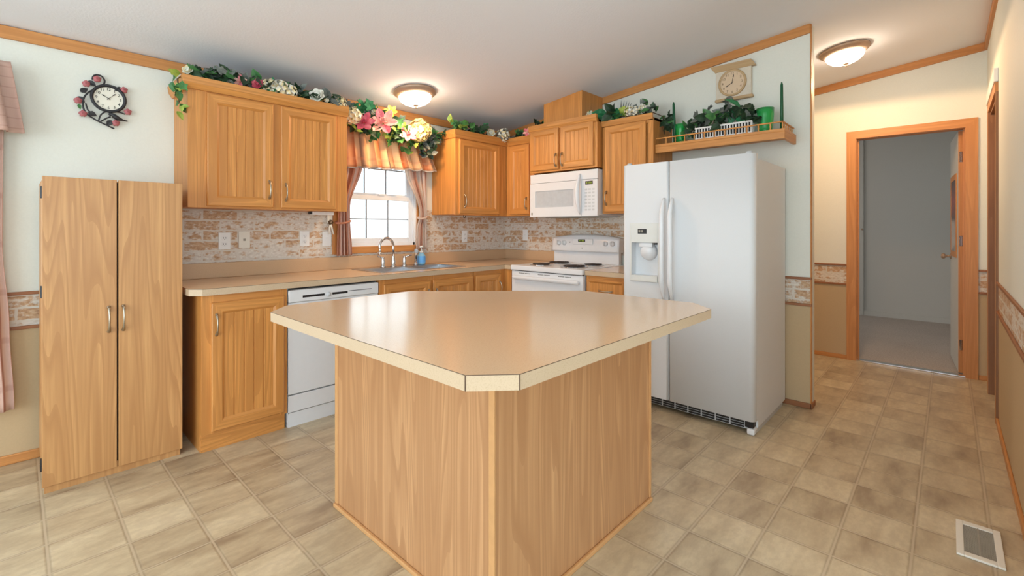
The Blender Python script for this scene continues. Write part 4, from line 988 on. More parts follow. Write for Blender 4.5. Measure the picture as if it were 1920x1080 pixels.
# bedroom wall hook
m = MB(); m.lathe([(0.012, 0), (0.012, 0.006), (0.006, 0.02), (0.012, 0.03), (0, 0.034)], (8.355, 0.91, 1.235), nickel, 14, (-1, 0, 0)); tag(obj('wall_hook', m, base=(8.35, 0.91, 1.235)), 'small knob hook on the far bedroom wall batten', 'hook')
# floor register
t = thing('floor_vent', 'beige floor register set into the tiles beside the right wall', 'vent', (2.61, -0.087, 0))
m = MB(); x0, x1, y0, y1 = 2.465, 2.752, -0.153, -0.021
for a, b, c, d in ((x0, x1, y0, y0 + 0.022), (x0, x1, y1 - 0.022, y1), (x0, x0 + 0.03, y0 + 0.022, y1 - 0.022), (x1 - 0.03, x1, y0 + 0.022, y1 - 0.022)): m.box((a, c, 0.0005), (b, d, 0.009), cream_pl, 0.002)
obj('frame', m, t)
m = MB(); m.box((x0 + 0.028, y0 + 0.02, 0.0005), (x1 - 0.028, y1 - 0.02, 0.002), vent_m)
for k in range(26): x = x0 + 0.034 + k * 0.0086; m.box((x, y0 + 0.022, 0.002), (x + 0.004, y1 - 0.022, 0.0065), vent_m)
m.box((x0 + 0.03, -0.089, 0.002), (x1 - 0.03, -0.085, 0.007), vent_m); obj('louver', m, t)

# ================================================================== CURTAINS
def gather(mb, x0f, x1f, zf, yf, mat, nu, nv, folds, amp, uvn):
    """cloth surface: left/right edge and depth as functions of the height parameter v (0 top, 1 bottom)"""
    def fn(u, v_):
        ph = folds * 2 * PI * u; x = x0f(v_) + (x1f(v_) - x0f(v_)) * (u + 0.012 * math.sin(ph * 1.7 + 1))
        a = amp(u, v_); y = yf(u, v_) - a * (math.sin(ph) + 0.35 * math.sin(2.3 * ph + 0.7)); return (x, y, zf(u, v_))
    mb.grid(fn, nu, nv, mat, lambda u, v_: (u * uvn, v_))
# kitchen valance
t = thing('valance', 'peach striped gathered valance across the sink window top', 'curtain', (2.26, 3.55, 1.76))
m = MB(); zb = lambda u: 1.742 + 0.045 * u + 0.006 * math.sin(40 * u)
gather(m, lambda v_: 1.745 - 0.005 * v_, lambda v_: 2.648 + 0.065 * v_ ** 2.2, lambda u, v_: 2.10 + (zb(u) - 2.10) * v_, lambda u, v_: 3.545 - 0.04 * v_, valance_m, 130, 14, 9, lambda u, v_: 0.012 + 0.014 * v_, 4.0)
solid(obj('cloth', m, t), 0.002)
m = MB(); gather(m, lambda v_: 1.74, lambda v_: 2.713, lambda u, v_: zb(u) - 0.012 * v_ - 0.003 * math.sin(260 * u) * v_, lambda u, v_: 3.505, fringe_m, 130, 1, 9, lambda u, v_: 0.026, 4.0); solid(obj('fringe', m, t), 0.003)
m = MB(); m.tube([(1.735, 3.56, 2.07), (2.72, 3.56, 2.07)], 0.009, white_m, 10); obj('rod', m, t)
def lerp(pts, v_):
    for (a, p), (b, q) in zip(pts, pts[1:]):
        if v_ <= b: k = (v_ - a) / (b - a); k = k * k * (3 - 2 * k); return p + (q - p) * k
    return pts[-1][1]
def tieback(label, Lx, Rx, zt_, zb_, mat, folds, tie, loc):
    t = thing('curtain_panel', label, 'curtain', loc)
    m = MB(); gather(m, lambda v_: lerp(Lx, v_), lambda v_: lerp(Rx, v_), lambda u, v_: zt_ + (zb_ - zt_) * v_, lambda u, v_: 3.575, mat, 60, 40, folds, lambda u, v_: 0.010 + 0.008 * v_, 2.0); solid(obj('cloth', m, t), 0.002)
    x0, x1, z = tie; m = MB(); pts = []
    for k in range(25):
        a = k / 24 * 2 * PI; pts.append(((x0 + x1) / 2 + (x1 - x0) / 2 * 0.94 * math.cos(a), 3.575 - 0.036 * math.sin(a), z + 0.010 * math.cos(a) - 0.008 * math.sin(a)))
    m.tube(pts, 0.008, mat, 8); obj('tieback', m, t)
tieback('terracotta striped tied-back curtain on the left of the sink window', [(0, 1.765), (0.55, 1.755), (0.66, 1.775), (1, 1.765)], [(0, 2.02), (0.25, 2.0), (0.62, 1.885), (0.70, 1.885), (1, 1.905)], 2.05, 1.028, drape_m, 5, (1.76, 1.885, 1.30), (1.83, 3.575, 1.03))
tieback('cream striped tied-back curtain on the right of the sink window', [(0, 2.40), (0.25, 2.40), (0.66, 2.565), (0.72, 2.56), (0.8, 2.535), (1, 2.525)], [(0, 2.66), (0.66, 2.645), (1, 2.655)], 2.05, 1.055, sheer_m, 5, (2.555, 2.645, 1.35), (2.59, 3.575, 1.06))
# dining window dressing at the left edge of the frame
t = thing('valance', 'dusty pink plaid valance at the left frame edge', 'curtain', (-0.4, 3.52, 1.74))
m = MB(); gather(m, lambda v_: -1.42, lambda v_: -0.022 + 0.05 * v_, lambda u, v_: 2.105 - 0.365 * v_, lambda u, v_: 3.525 - 0.03 * v_, plaid_m, 120, 16, 16, lambda u, v_: 0.012 + 0.018 * v_, 16.0); solid(obj('cloth', m, t), 0.002)
m = MB(); m.tube([(-1.5, 3.55, 2.07), (-0.03, 3.55, 2.07)], 0.01, white_m, 10); obj('rod', m, t)
t = thing('curtain_panel', 'long dusty pink plaid curtain at the left frame edge, nearly to the floor', 'curtain', (-0.12, 3.555, 0.30))
m = MB(); gather(m, lambda v_: -0.30, lambda v_: lerp([(0, -0.03), (0.5, -0.035), (0.75, -0.01), (1, 0.008)], v_), lambda u, v_: 2.05 - 1.75 * v_, lambda u, v_: 3.562, plaid_m, 50, 40, 5, lambda u, v_: 0.014, 4.0); solid(obj('cloth', m, t), 0.002)

# ================================================================== CLOCKS
def text_mesh(txt, size, font=None):
    cu = bpy.data.curves.new('txt', 'FONT'); cu.body = txt; cu.size = size; cu.align_x = 'CENTER'; cu.align_y = 'CENTER'; cu.extrude = 0.0006
    o = bpy.data.objects.new('txt', cu); COL.objects.link(o); dg = bpy.context.evaluated_depsgraph_get(); me = bpy.data.meshes.new_from_object(o.evaluated_get(dg)); bpy.data.objects.remove(o); bpy.data.curves.remove(cu); return me
def numerals(mb, P, s, tz, d, r, size, mat):
    for h in range(1, 13):
        a = PI / 2 - h * PI / 6; me = text_mesh(str(h), size)
        c = Vector(P(s + r * math.cos(a), tz + r * math.sin(a), d)); ex = Vector(P(1, 0, 0)) - Vector(P(0, 0, 0)); ez = Vector(P(0, 1, 0)) - Vector(P(0, 0, 0)); en = Vector(P(0, 0, 1)) - Vector(P(0, 0, 0))
        M = Matrix(((ex.x, ez.x, en.x, c.x), (ex.y, ez.y, en.y, c.y), (ex.z, ez.z, en.z, c.z), (0, 0, 0, 1))); mb.copyfrom(me, M, mat); bpy.data.meshes.remove(me)
def hand(mb, P, s, tz, d, ang, L, w, mat):
    ca, sa = math.sin(ang), math.cos(ang); f = lambda l, k: P(s + ca * l + sa * k, tz + sa * l - ca * k, d)
    mb.extr([f(-0.01, -w), f(-0.01, w), f(L * 0.6, w * 0.8), f(L * 0.72, w * 2.6), f(L, 0), f(L * 0.72, -w * 2.6), f(L * 0.6, -w * 0.8)], Vector(P(0, 0, 0.0012)) - Vector(P(0, 0, 0)), mat)
# left: wrought iron clock with roses and a bird
t = thing('wall_clock', 'round clock in a black iron vine frame with roses and a bird above pantry', 'clock', (0.383, YW, 1.79))
P = FW(YW - 0.012); cs, ct, cr = 0.384, 2.010, 0.073
yn = (0, -1, 0)
m = MB(); m.lathe([(cr - 0.004, 0.0), (cr + 0.008, 0.0), (cr + 0.010, 0.014), (cr + 0.003, 0.022), (cr - 0.006, 0.014), (cr - 0.006, 0.004)], P(cs, ct, 0), iron, 40, yn, cap=False); obj('rim', m, t)
m = MB(); m.lathe([(cr - 0.003, 0.0), (cr - 0.003, 0.006), (0.0, 0.0065)], P(cs, ct, 0), face_m, 40, yn, smooth=False); fc = obj('dial', m, t)
m = MB(); numerals(m, P, cs, ct, 0.0072, 0.054, 0.021, ink); obj('numerals', m, fc)
m = MB(); hand(m, P, cs, ct, 0.009, -PI / 6 * 2.0 + 0.05, 0.036, 0.0016, ink); obj('hour_hand', m, fc)
m = MB(); hand(m, P, cs, ct, 0.0105, PI / 6 * 1.45, 0.048, 0.0012, ink); m.lathe([(0.004, 0), (0.003, 0.004), (0, 0.0042)], P(cs, ct, 0.009), ink, 12, yn); obj('minute_hand', m, fc)
Q = lambda u, v_, d=0.008: P(cs + (u - 203) * 0.00232, ct + (184 - v_) * 0.00245 + (u - 203) * 0.00030, d)   # drawing units of the ironwork
def vine(mb, pts, r=0.0036):
    out = []
    for i in range(len(pts) - 1):
        p0, p1, p2, p3 = pts[max(i - 1, 0)], pts[i], pts[i + 1], pts[min(i + 2, len(pts) - 1)]
        for k in range(5):
            f = k / 5; out.append(tuple(0.5 * (2 * b + (c - a) * f + (2 * a - 5 * b + 4 * c - d) * f * f + (3 * b - 3 * c + d - a) * f ** 3) for a, b, c, d in zip(p0, p1, p2, p3)))
    out.append(pts[-1]); mb.tube([Q(*p) for p in out], r, iron, 8)
m = MB()
vine(m, [(172, 141), (174, 133), (180, 129), (189, 131), (195, 140), (194, 149), (186, 157), (176, 164), (166, 171), (158, 182), (155, 196), (156, 210), (161, 221), (168, 228), (182, 238), (198, 247), (214, 256)], 0.0042)
vine(m, [(160, 198), (164, 213), (171, 219)]); vine(m, [(190, 152), (204, 154), (216, 159)]); vine(m, [(184, 237), (188, 224), (197, 216), (212, 214), (226, 216), (236, 220)]); vine(m, [(188, 239), (199, 231), (207, 227)])
obj('iron_vine', m, t)
def rose(mb, u, v_):
    c = Vector(Q(u, v_, 0.012))
    mb.ball(c, 0.017, rose_m, (1, 0.55, 1), 2)
    for k in range(5):
        a = k / 5 * 2 * PI + 0.4; mb.ball(c + Vector((0.010 * math.cos(a), 0.002, 0.010 * math.sin(a))), 0.011, rose_m, (1, 0.7, 1), 1)
    mb.tube([c + Vector((0.008 * math.cos(a) * (1 - a / 14), -0.010 - 0.001 * a / 6, 0.008 * math.sin(a) * (1 - a / 14))) for a in [k * 0.6 for k in range(18)]], 0.0018, rose_m, 6)
for u, v_ in ((181, 139), (161, 152), (146, 192), (155, 222), (233, 161), (241, 214), (217, 242)):
    m = MB(); rose(m, u, v_); obj('rose', m, t)
def flat_leaf(mb, c, ax, n, L, w, mat, fold=0.25, lobes=None, curl=0.15):
    """leaf blade with a midrib fold: ax points to the tip, n is the face normal"""
    ax = Vector(ax).normalized(); n = Vector(n); n = (n - ax * n.dot(ax)); n = n.normalized() if n.length > 1e-4 else ax.orthogonal().normalized(); sd = ax.cross(n); c = Vector(c)
    prof = lobes or [(0, 0.0), (0.12, 0.55), (0.35, 1.0), (0.6, 0.85), (0.82, 0.45), (1.0, 0.0)]
    mid = [mb.b.verts.new(c + ax * (L * a) - n * (curl * L * a * a)) for a, _ in prof]; k = mb.mi(mat)
    for sgn in (-1, 1):
        ed = [mb.b.verts.new(c + ax * (L * a) + sd * (sgn * w * q) + n * (fold * w * q - curl * L * a * a)) if q > 0 else mid[i] for i, (a, q) in enumerate(prof)]
        for i in range(len(prof) - 1):
            vs = [mid[i], ed[i], ed[i + 1], mid[i + 1]]; vs2 = []
            for v_ in vs:
                if v_ not in vs2: vs2.append(v_)
            if len(vs2) >= 3:
                f = mb.b.faces.new(vs2 if sgn < 0 else vs2[::-1]); f.material_index = k; f.smooth = False
IVY = [(0, 0.12), (0.02, 0.62), (0.14, 0.95), (0.30, 0.52), (0.42, 0.62), (0.60, 0.78), (0.70, 0.38), (0.86, 0.18), (1.0, 0.0)]
m = MB()
for u, v_, du, dv in ((224, 160, -14, 4), (156, 168, 12, -8), (150, 188, 10, 10), (172, 222, 16, 8), (206, 240, -6, 8), (168, 148, 8, 6)):
    a = Vector(Q(u, v_, 0.012)); b = Vector(Q(u + du, v_ + dv, 0.014)); flat_leaf(m, a - (b - a) * 0.5, b - a, yn, 0.042, 0.015, iron, 0.2)
a = Vector(Q(147, 200, 0.012)); flat_leaf(m, a, Vector(Q(151, 214)) - Vector(Q(147, 200)), yn, 0.03, 0.009, G_MID)
solid(obj('iron_leaf', m, t, keep=True), 0.0015)
m = MB(); m.tube([Q(204, 225, 0.016), Q(208, 222, 0.018), Q(214, 227, 0.018), Q(222, 232, 0.016), Q(231, 235, 0.014), Q(240, 237, 0.012)], [0.004, 0.0095, 0.014, 0.012, 0.005, 0.004], iron, 12); m.ball(Q(207, 221.5, 0.018), 0.0105, iron, (1, 0.8, 1), 2); m.tube([Q(205, 221, 0.018), Q(201, 223, 0.018)], [0.004, 0.0008], iron, 8); obj('bird', m, t)
# right: framed square clock
t = thing('wall_clock', 'square off-white clock with wooden cap moulding above the plant shelf', 'clock', (XR, 1.20, 2.23))
P = FR(XR - 0.002); y0, y1 = -1.325, -1.07
m = MB(); pbox(m, P, y0, y1, 2.24, 2.47, 0.0, 0.028, clock_white, 0.002); obj('board', m, t)
m = MB(); m.extr([P(y0 - 0.004, 2.455, 0), P(y0 - 0.004, 2.455, 0.034), P(y0 - 0.03, 2.492, 0.055), P(y0 - 0.03, 2.50, 0.055), P(y0 - 0.03, 2.50, 0)], Vector(P(y1 - y0 + 0.034 + 0.0, 0, 0)) - Vector(P(0, 0, 0)), clockwood); obj('cap_moulding', m, t)
m = MB(); pbox(m, P, y0 - 0.006, y1 + 0.012, 2.222, 2.246, 0, 0.040, clockwood, 0.008); obj('bottom_rail', m, t)
cs, ct, cr = -1.203, 2.355, 0.098; xn = (-1, 0, 0)
m = MB(); m.lathe([(cr - 0.012, 0.028), (cr + 0.004, 0.028), (cr + 0.004, 0.036), (cr - 0.005, 0.042), (cr - 0.012, 0.036)], P(cs, ct, 0), clockwood, 44, xn, cap=False); obj('rim', m, t)
m = MB(); m.lathe([(cr - 0.010, 0.028), (cr - 0.010, 0.032), (0, 0.0325)], P(cs, ct, 0), face_tan, 44, xn, smooth=False); fc = obj('dial', m, t)
m = MB(); numerals(m, P, cs, ct, 0.0332, 0.070, 0.025, ink_brown); obj('numerals', m, fc)
m = MB(); hand(m, P, cs, ct, 0.035, PI / 6 * 8.0, 0.052, 0.0018, ink); obj('hour_hand', m, fc)
m = MB(); hand(m, P, cs, ct, 0.0365, 0.2, 0.064, 0.0016, ink); obj('minute_hand', m, fc)

# ================================================================== PLANT SHELF over the refrigerator
t = thing('plant_shelf', 'oak shelf with spindle gallery rail above the refrigerator', 'shelf', (3.6, 1.24, 1.83))
SF, SA, SB, SZ0, SZ1 = 3.45, 0.785, 1.687, 1.838, 1.905
m = MB(); m.box((SF, SA, SZ1 - 0.02), (XR - 0.002, SB, SZ1), oak_y, 0.002); m.box((SF, SA, SZ0), (SF + 0.02, SB, SZ1 - 0.02), oak_y, 0.002); m.box((SF + 0.02, SA, SZ0), (XR - 0.002, SA + 0.02, SZ1 - 0.02), oak_x, 0.002); m.box((SF + 0.02, SA + 0.02, SZ1 - 0.025), (XR - 0.002, SB, SZ1 - 0.02), oak_y); obj('board', m, t)
m = MB(); m.box((SF + 0.012, SA + 0.01, 1.948), (SF + 0.024, SB, 1.957), oak_y, 0.003); m.box((SF + 0.012, SA + 0.010, 1.948), (XR - 0.003, SA + 0.022, 1.957), oak_x, 0.003); obj('gallery_rail', m, t)
sp = [(SF + 0.018, SA + 0.016 + k * 0.073) for k in range(12)] + [(SF + 0.018 + k * 0.05, SA + 0.016) for k in range(1, 6)]
for x, y in sp:
    m = MB(); m.lathe([(0.0035, 0), (0.005, 0.008), (0.0035, 0.014), (0.006, 0.023), (0.0035, 0.032), (0.005, 0.038), (0.0035, 0.045)], (x, y, SZ1), oak_v, 10); obj('spindle', m, t)
def vase(x, y, label, h, r0, r1):
    t = thing('glass_vase', label, 'vase', (x, y, SZ1), 'green glass vases on the plant shelf')
    m = MB(); n = 26; prof = [(r0 * 0.95, 0.0), (r0, 0.006), (r0 * 1.02, 0.03), (r0 * 1.05, h * 0.4), (r0 * 1.18, h * 0.75), (r1, h), (r1 - 0.004, h), (r0 * 1.14, h * 0.75), (r0 * 0.96, h * 0.35), (r0 * 0.9, 0.012), (0.0, 0.012)]
    m.lathe(prof, (x, y, SZ1 + 0.0005), green_glass, n); obj('glass', m, t)
def candle(x, y, z0, z1, label, r=0.011, lean=0.0):
    t = thing('taper_candle', label, 'candle', (x, y, z0), 'green taper candles on the plant shelf')
    m = MB(); m.tube([(x, y, z0), (x, y + lean * 0.5, (z0 + z1) / 2), (x, y + lean * 0.95, z1 - 0.02), (x, y + lean, z1)], [r, r * 0.95, r * 0.75, r * 0.3], candle_m, 14); obj('wax', m, t)
    m = MB(); m.tube([(x, y + lean, z1 - 0.002), (x, y + lean + 0.001, z1 + 0.008)], 0.0012, cream_pl, 6); obj('wick', m, t)
vase(3.62, 1.553, 'green glass vase on the shelf at the left, behind the short candle', 0.165, 0.034, 0.05)
vase(3.62, 0.945, 'large green glass vase on the shelf beside the planter, right side', 0.185, 0.047, 0.058)
candle(3.60, 1.592, SZ1, 2.255, 'green taper candle leaning beside the left vase', 0.012, 0.012)
candle(3.58, 0.832, SZ1, 2.245, 'green taper candle standing alone at the shelf right end')

# ================================================================== ARTIFICIAL PLANTS
def rvec(a=1.0): return Vector((random.uniform(-a, a), random.uniform(-a, a), random.uniform(-a, a)))
def spray(mb, c, n, spread, L, mats, view, ivy=0.5, down=0.0):
    """a cluster of leaves around c facing roughly towards view"""
    c = Vector(c); view = Vector(view)
    for _ in range(n):
        p = c + Vector((random.gauss(0, spread[0]), random.gauss(0, spread[1]), random.gauss(0, spread[2])))
        ax = Vector((random.uniform(-1, 1), random.uniform(-1, 1), random.uniform(-0.8, 0.9) - down)); l = L * random.uniform(0.75, 1.25); nrm = view + rvec(0.9)
        if random.random() < ivy: flat_leaf(mb, p, ax, nrm, l, l * 0.55, random.choice(mats), 0.2, IVY)
        else: flat_leaf(mb, p, ax, nrm, l * 1.1, l * 0.36, random.choice(mats), 0.3)
def petal(mb, c, ax, n, L, w, mat, cup=0.35):
    flat_leaf(mb, c, ax, n, L, w, mat, cup, [(0, 0.12), (0.2, 0.55), (0.45, 0.95), (0.68, 1.0), (0.88, 0.62), (1.0, 0.12)], -0.18)
def magnolia(parent, c, n, R, mats, k=6, rot=0.0):
    mb = MB(); n = Vector(n).normalized(); a = n.orthogonal().normalized(); b = n.cross(a); c = Vector(c)
    for i in range(k):
        t_ = rot + i / k * 2 * PI; ax = (a * math.cos(t_) + b * math.sin(t_)) + n * random.uniform(0.12, 0.3); petal(mb, c, ax, n, R, R * 0.27, mats[i % len(mats)])
    for i in range(3):
        t_ = rot + 0.5 + i / 3 * 2 * PI; ax = (a * math.cos(t_) + b * math.sin(t_)) * 0.5 + n; petal(mb, c, ax, n, R * 0.55, R * 0.25, mats[0])
    mb.ball(c + n * R * 0.08, R * 0.09, G_LIME, (1, 1, 1), 1)
    o = obj('blossom', mb, parent, keep=True); solid(o, 0.0012); return o
def hydrangea(parent, c, n, R, mats, k=42):
    mb = MB(); n = Vector(n).normalized(); c = Vector(c)
    for i in range(k):
        z = 1 - 1.5 * (i + 0.5) / k; r = math.sqrt(max(0, 1 - z * z)); t_ = i * 2.399963; a = n.orthogonal().normalized(); b = n.cross(a)
        d = (n * z + a * r * math.cos(t_) + b * r * math.sin(t_)).normalized(); p = c + d * R * random.uniform(0.82, 1.05); e = d.orthogonal().normalized(); g = d.cross(e); o_ = random.uniform(0, 1.5)
        for q in range(4):
            w = o_ + q * PI / 2; petal(mb, p, e * math.cos(w) + g * math.sin(w) + d * 0.2, d, R * 0.36, R * 0.17, random.choice(mats))
    mb.ball(c, R * 0.74, mats[0], (1, 1, 1), 1)
    o = obj('hydrangea_head', mb, parent, keep=True); solid(o, 0.001); return o
def rosebud(parent, c, n, R, mats, name='rosebud'):
    mb = MB(); n = Vector(n).normalized(); c = Vector(c); a = n.orthogonal().normalized(); b = n.cross(a)
    for ring, (kk, tilt, l) in enumerate(((3, 1.6, 0.8), (5, 0.8, 0.95), (6, 0.3, 1.0))):
        for i in range(kk):
            t_ = ring * 0.5 + i / kk * 2 * PI; d = a * math.cos(t_) + b * math.sin(t_); petal(mb, c + d * R * 0.1, d + n * tilt, n - d * tilt * 0.5, R * l, R * 0.42, mats[ring % len(mats)])
    mb.ball(c + n * R * 0.2, R * 0.35, mats[0], (1, 1, 1), 1)
    o = obj(name, mb, parent, keep=True); solid(o, 0.001); return o
def stem(parent, pts, r=0.004):
    mb = MB(); mb.tube(pts, r, VINE, 6); return obj('vine_stem', mb, parent)
V = (-0.6, -0.8, 0.35)
GA = [G_DARK, G_DARK, G_GREY, G_MID]
# 1: garland on the left wall cabinet
t = thing('flower_garland', 'long ivy and white flower garland lying on the left wall cabinet', 'artificial flowers', (1.2, 3.35, 2.146))
stem(t, [(0.66, 3.27, 1.98), (0.655, 3.28, 2.12), (0.70, 3.32, 2.165), (0.95, 3.33, 2.165), (1.2, 3.34, 2.165), (1.45, 3.33, 2.165), (1.72, 3.33, 2.16)])
m = MB()
spray(m, (0.655, 3.30, 2.06), 13, (0.015, 0.03, 0.045), 0.055, [G_MID, G_EMER, G_LIME], V, 0.3, 0.6)
spray(m, (0.66, 3.30, 1.985), 5, (0.012, 0.02, 0.02), 0.045, [G_LIME, G_MID], V, 0.2, 0.6)
for x, n_, mt in ((0.74, 7, [G_DARK, G_MID]), (0.78, 11, GA), (0.82, 8, GA), (0.86, 11, GA), (0.90, 8, [G_DARK, G_GREY]), (1.04, 8, GA), (1.14, 8, GA), (1.26, 7, [G_DARK, G_MID]), (1.36, 8, GA), (1.45, 7, GA), (1.56, 8, GA), (1.64, 7, GA), (0.93, 12, GA), (1.0, 8, [G_GREY, G_DARK]), (1.10, 13, [G_MID, G_EMER, G_DARK]), (1.18, 9, [G_EMER, G_MID]), (1.32, 6, GA), (1.40, 8, GA), (1.5, 9, GA), (1.6, 7, [G_DARK, G_GREY]), (1.68, 7, GA)):
    spray(m, (x, 3.32, 2.185), n_, (0.035, 0.03, 0.014), 0.07, mt, V, 0.6)
solid(obj('foliage', m, t, keep=True), 0.0008)
rosebud(t, (0.715, 3.31, 2.185), V, 0.032, [F_WHITE, F_CREAM]); magnolia(t, (0.985, 3.29, 2.175), V, 0.05, [F_LPINK, F_PINK], 5); rosebud(t, (1.085, 3.265, 2.175), V, 0.038, [F_ROSE, F_PINK])
for x, z, r in ((1.16, 2.185, 0.045), (1.225, 2.19, 0.05), (1.29, 2.18, 0.045)): hydrangea(t, (x, 3.285, z), V, r, [F_WHITE, F_CREAM], 24)
rosebud(t, (1.475, 3.27, 2.18), V, 0.055, [F_WHITE, F_WHITE]); rosebud(t, (1.545, 3.27, 2.165), V, 0.018, [F_WHITE, F_CREAM]); hydrangea(t, (1.655, 3.285, 2.17), V, 0.04, [F_CREAM, G_GREY], 20)
# 2: swag over the window
t = thing('flower_swag', 'full swag of pink magnolias and cream hydrangeas above the window valance', 'artificial flowers', (2.2, 3.46, 2.06))
YS = 3.42
stem(t, [(1.73, YS + 0.05, 2.12), (1.95, YS + 0.03, 2.15), (2.2, YS + 0.03, 2.14), (2.45, YS + 0.03, 2.09), (2.72, YS + 0.02, 2.03)], 0.006)
m = MB()
for (x, z), n_, mt, L in (((1.80, 2.05), 9, [G_MID, G_LIME, G_DARK], 0.06), ((1.84, 2.17), 8, GA, 0.06), ((1.93, 2.19), 14, [G_EMER, G_EMER, G_DARK], 0.075), ((1.98, 2.12), 12, [G_GREY, G_DARK], 0.07), ((2.06, 2.19), 10, [G_GREY, G_DARK, G_MID], 0.065), ((2.04, 2.02), 12, [G_MID, G_EMER, G_LIME], 0.075), ((2.20, 2.13), 12, [G_MID, G_DARK, G_LIME], 0.07), ((2.25, 2.04), 10, [G_MID, G_LIME], 0.07), ((2.33, 2.10), 9, [G_DARK, G_LIME], 0.065), ((2.38, 1.98), 9, [G_LIME, G_MID], 0.06), ((2.45, 2.03), 10, [G_DARK, G_MID], 0.065), ((2.56, 1.99), 14, [G_DARK, G_GREY, G_DARK], 0.07), ((2.62, 2.03), 9, [G_DARK, G_GREY], 0.07), ((2.54, 1.93), 9, [G_GREY, G_DARK, G_GREY], 0.06), ((1.9, 2.06), 8, GA, 0.06), ((2.12, 2.08), 8, GA, 0.06), ((1.78, 2.12), 8, [G_DARK, G_MID], 0.06), ((1.86, 2.10), 10, [G_DARK, G_GREY], 0.065), ((1.96, 2.05), 10, [G_DARK, G_MID], 0.07), ((2.14, 2.14), 12, [G_DARK, G_DARK, G_MID], 0.07), ((2.18, 2.05), 12, [G_DARK, G_MID, G_LIME], 0.07), ((2.28, 2.09), 12, [G_DARK, G_MID], 0.07), ((2.36, 2.03), 12, [G_DARK, G_MID, G_LIME], 0.07), ((2.48, 2.06), 10, [G_DARK, G_GREY], 0.07), ((2.66, 2.10), 10, [G_DARK, G_DARK, G_MID], 0.07), ((2.58, 2.08), 10, [G_DARK, G_GREY], 0.07), ((2.50, 1.98), 8, [G_GREY, G_DARK], 0.06)):
    spray(m, (x, YS + 0.015, z), n_, (0.035, 0.025, 0.028), L, mt, V, 0.5)
solid(obj('foliage', m, t, keep=True), 0.0008)
hydrangea(t, (1.805, YS - 0.03, 2.125), V, 0.06, [F_CREAM, F_CREAM, F_WHITE], 36)
magnolia(t, (1.895, YS - 0.05, 2.075), V, 0.095, [F_ROSE, F_PINK, F_PINK], 6, 0.3)
magnolia(t, (2.06, YS - 0.06, 2.10), V, 0.125, [F_LPINK, F_PINK, F_LPINK], 6, 0.1)
magnolia(t, (2.13, YS - 0.06, 2.205), V, 0.06, [F_YEL], 6); rosebud(t, (2.155, YS - 0.04, 2.125), V, 0.035, [F_WHITE, F_CREAM]); rosebud(t, (2.02, YS - 0.01, 2.19), V, 0.04, [F_CREAM, F_WHITE])
magnolia(t, (2.31, YS - 0.05, 2.045), V, 0.085, [F_PINK, F_ROSE, F_LPINK], 6, 0.6); magnolia(t, (2.29, YS - 0.01, 2.11), V, 0.05, [F_YEL, G_LIME], 5)
hydrangea(t, (2.43, YS - 0.04, 2.10), V, 0.09, [F_CREAM_DIM, F_CREAM_DIM, F_CREAM], 60)
# 3: garland of the corner
t = thing('flower_garland', 'leafy garland with white flowers on the corner wall cabinets', 'artificial flowers', (3.2, 3.3, 2.146))
stem(t, [(2.72, 3.30, 2.165), (3.0, 3.32, 2.165), (3.3, 3.32, 2.165), (3.44, 3.2, 2.165), (3.47, 2.95, 2.165)])
m = MB()
for (x, y), n_, mt, L in (((2.76, 3.28), 9, [G_LIME, G_DARK, G_MID], 0.06), ((2.84, 3.30), 10, [G_LIME, G_MID], 0.06), ((2.93, 3.31), 9, [G_MID, G_DARK, G_GREY], 0.06), ((3.02, 3.30), 13, [G_DARK, G_DARK, G_DARK], 0.075), ((3.08, 3.29), 9, [G_EMER, G_DARK], 0.07), ((3.2, 3.31), 7, [G_GREY, G_DARK], 0.055), ((3.43, 3.12), 9, [G_MID, G_DARK], 0.055), ((3.45, 3.02), 9, [G_DARK], 0.055), ((3.50, 2.95), 6, [G_DARK, G_EMER], 0.06)):
    spray(m, (x, y, 2.185), n_, (0.03, 0.03, 0.013), L, mt, V, 0.5)
solid(obj('foliage', m, t, keep=True), 0.0008)
rosebud(t, (3.20, 3.28, 2.175), V, 0.045, [F_WHITE, F_CREAM]); rosebud(t, (2.95, 3.30, 2.2), V, 0.03, [F_LPINK, F_WHITE]); hydrangea(t, (3.345, 3.25, 2.178), V, 0.06, [F_CREAM, F_WHITE, G_GREY], 30); magnolia(t, (3.40, 2.97, 2.175), (-0.9, -0.4, 0.2), 0.05, [F_LPINK, F_PINK], 6)
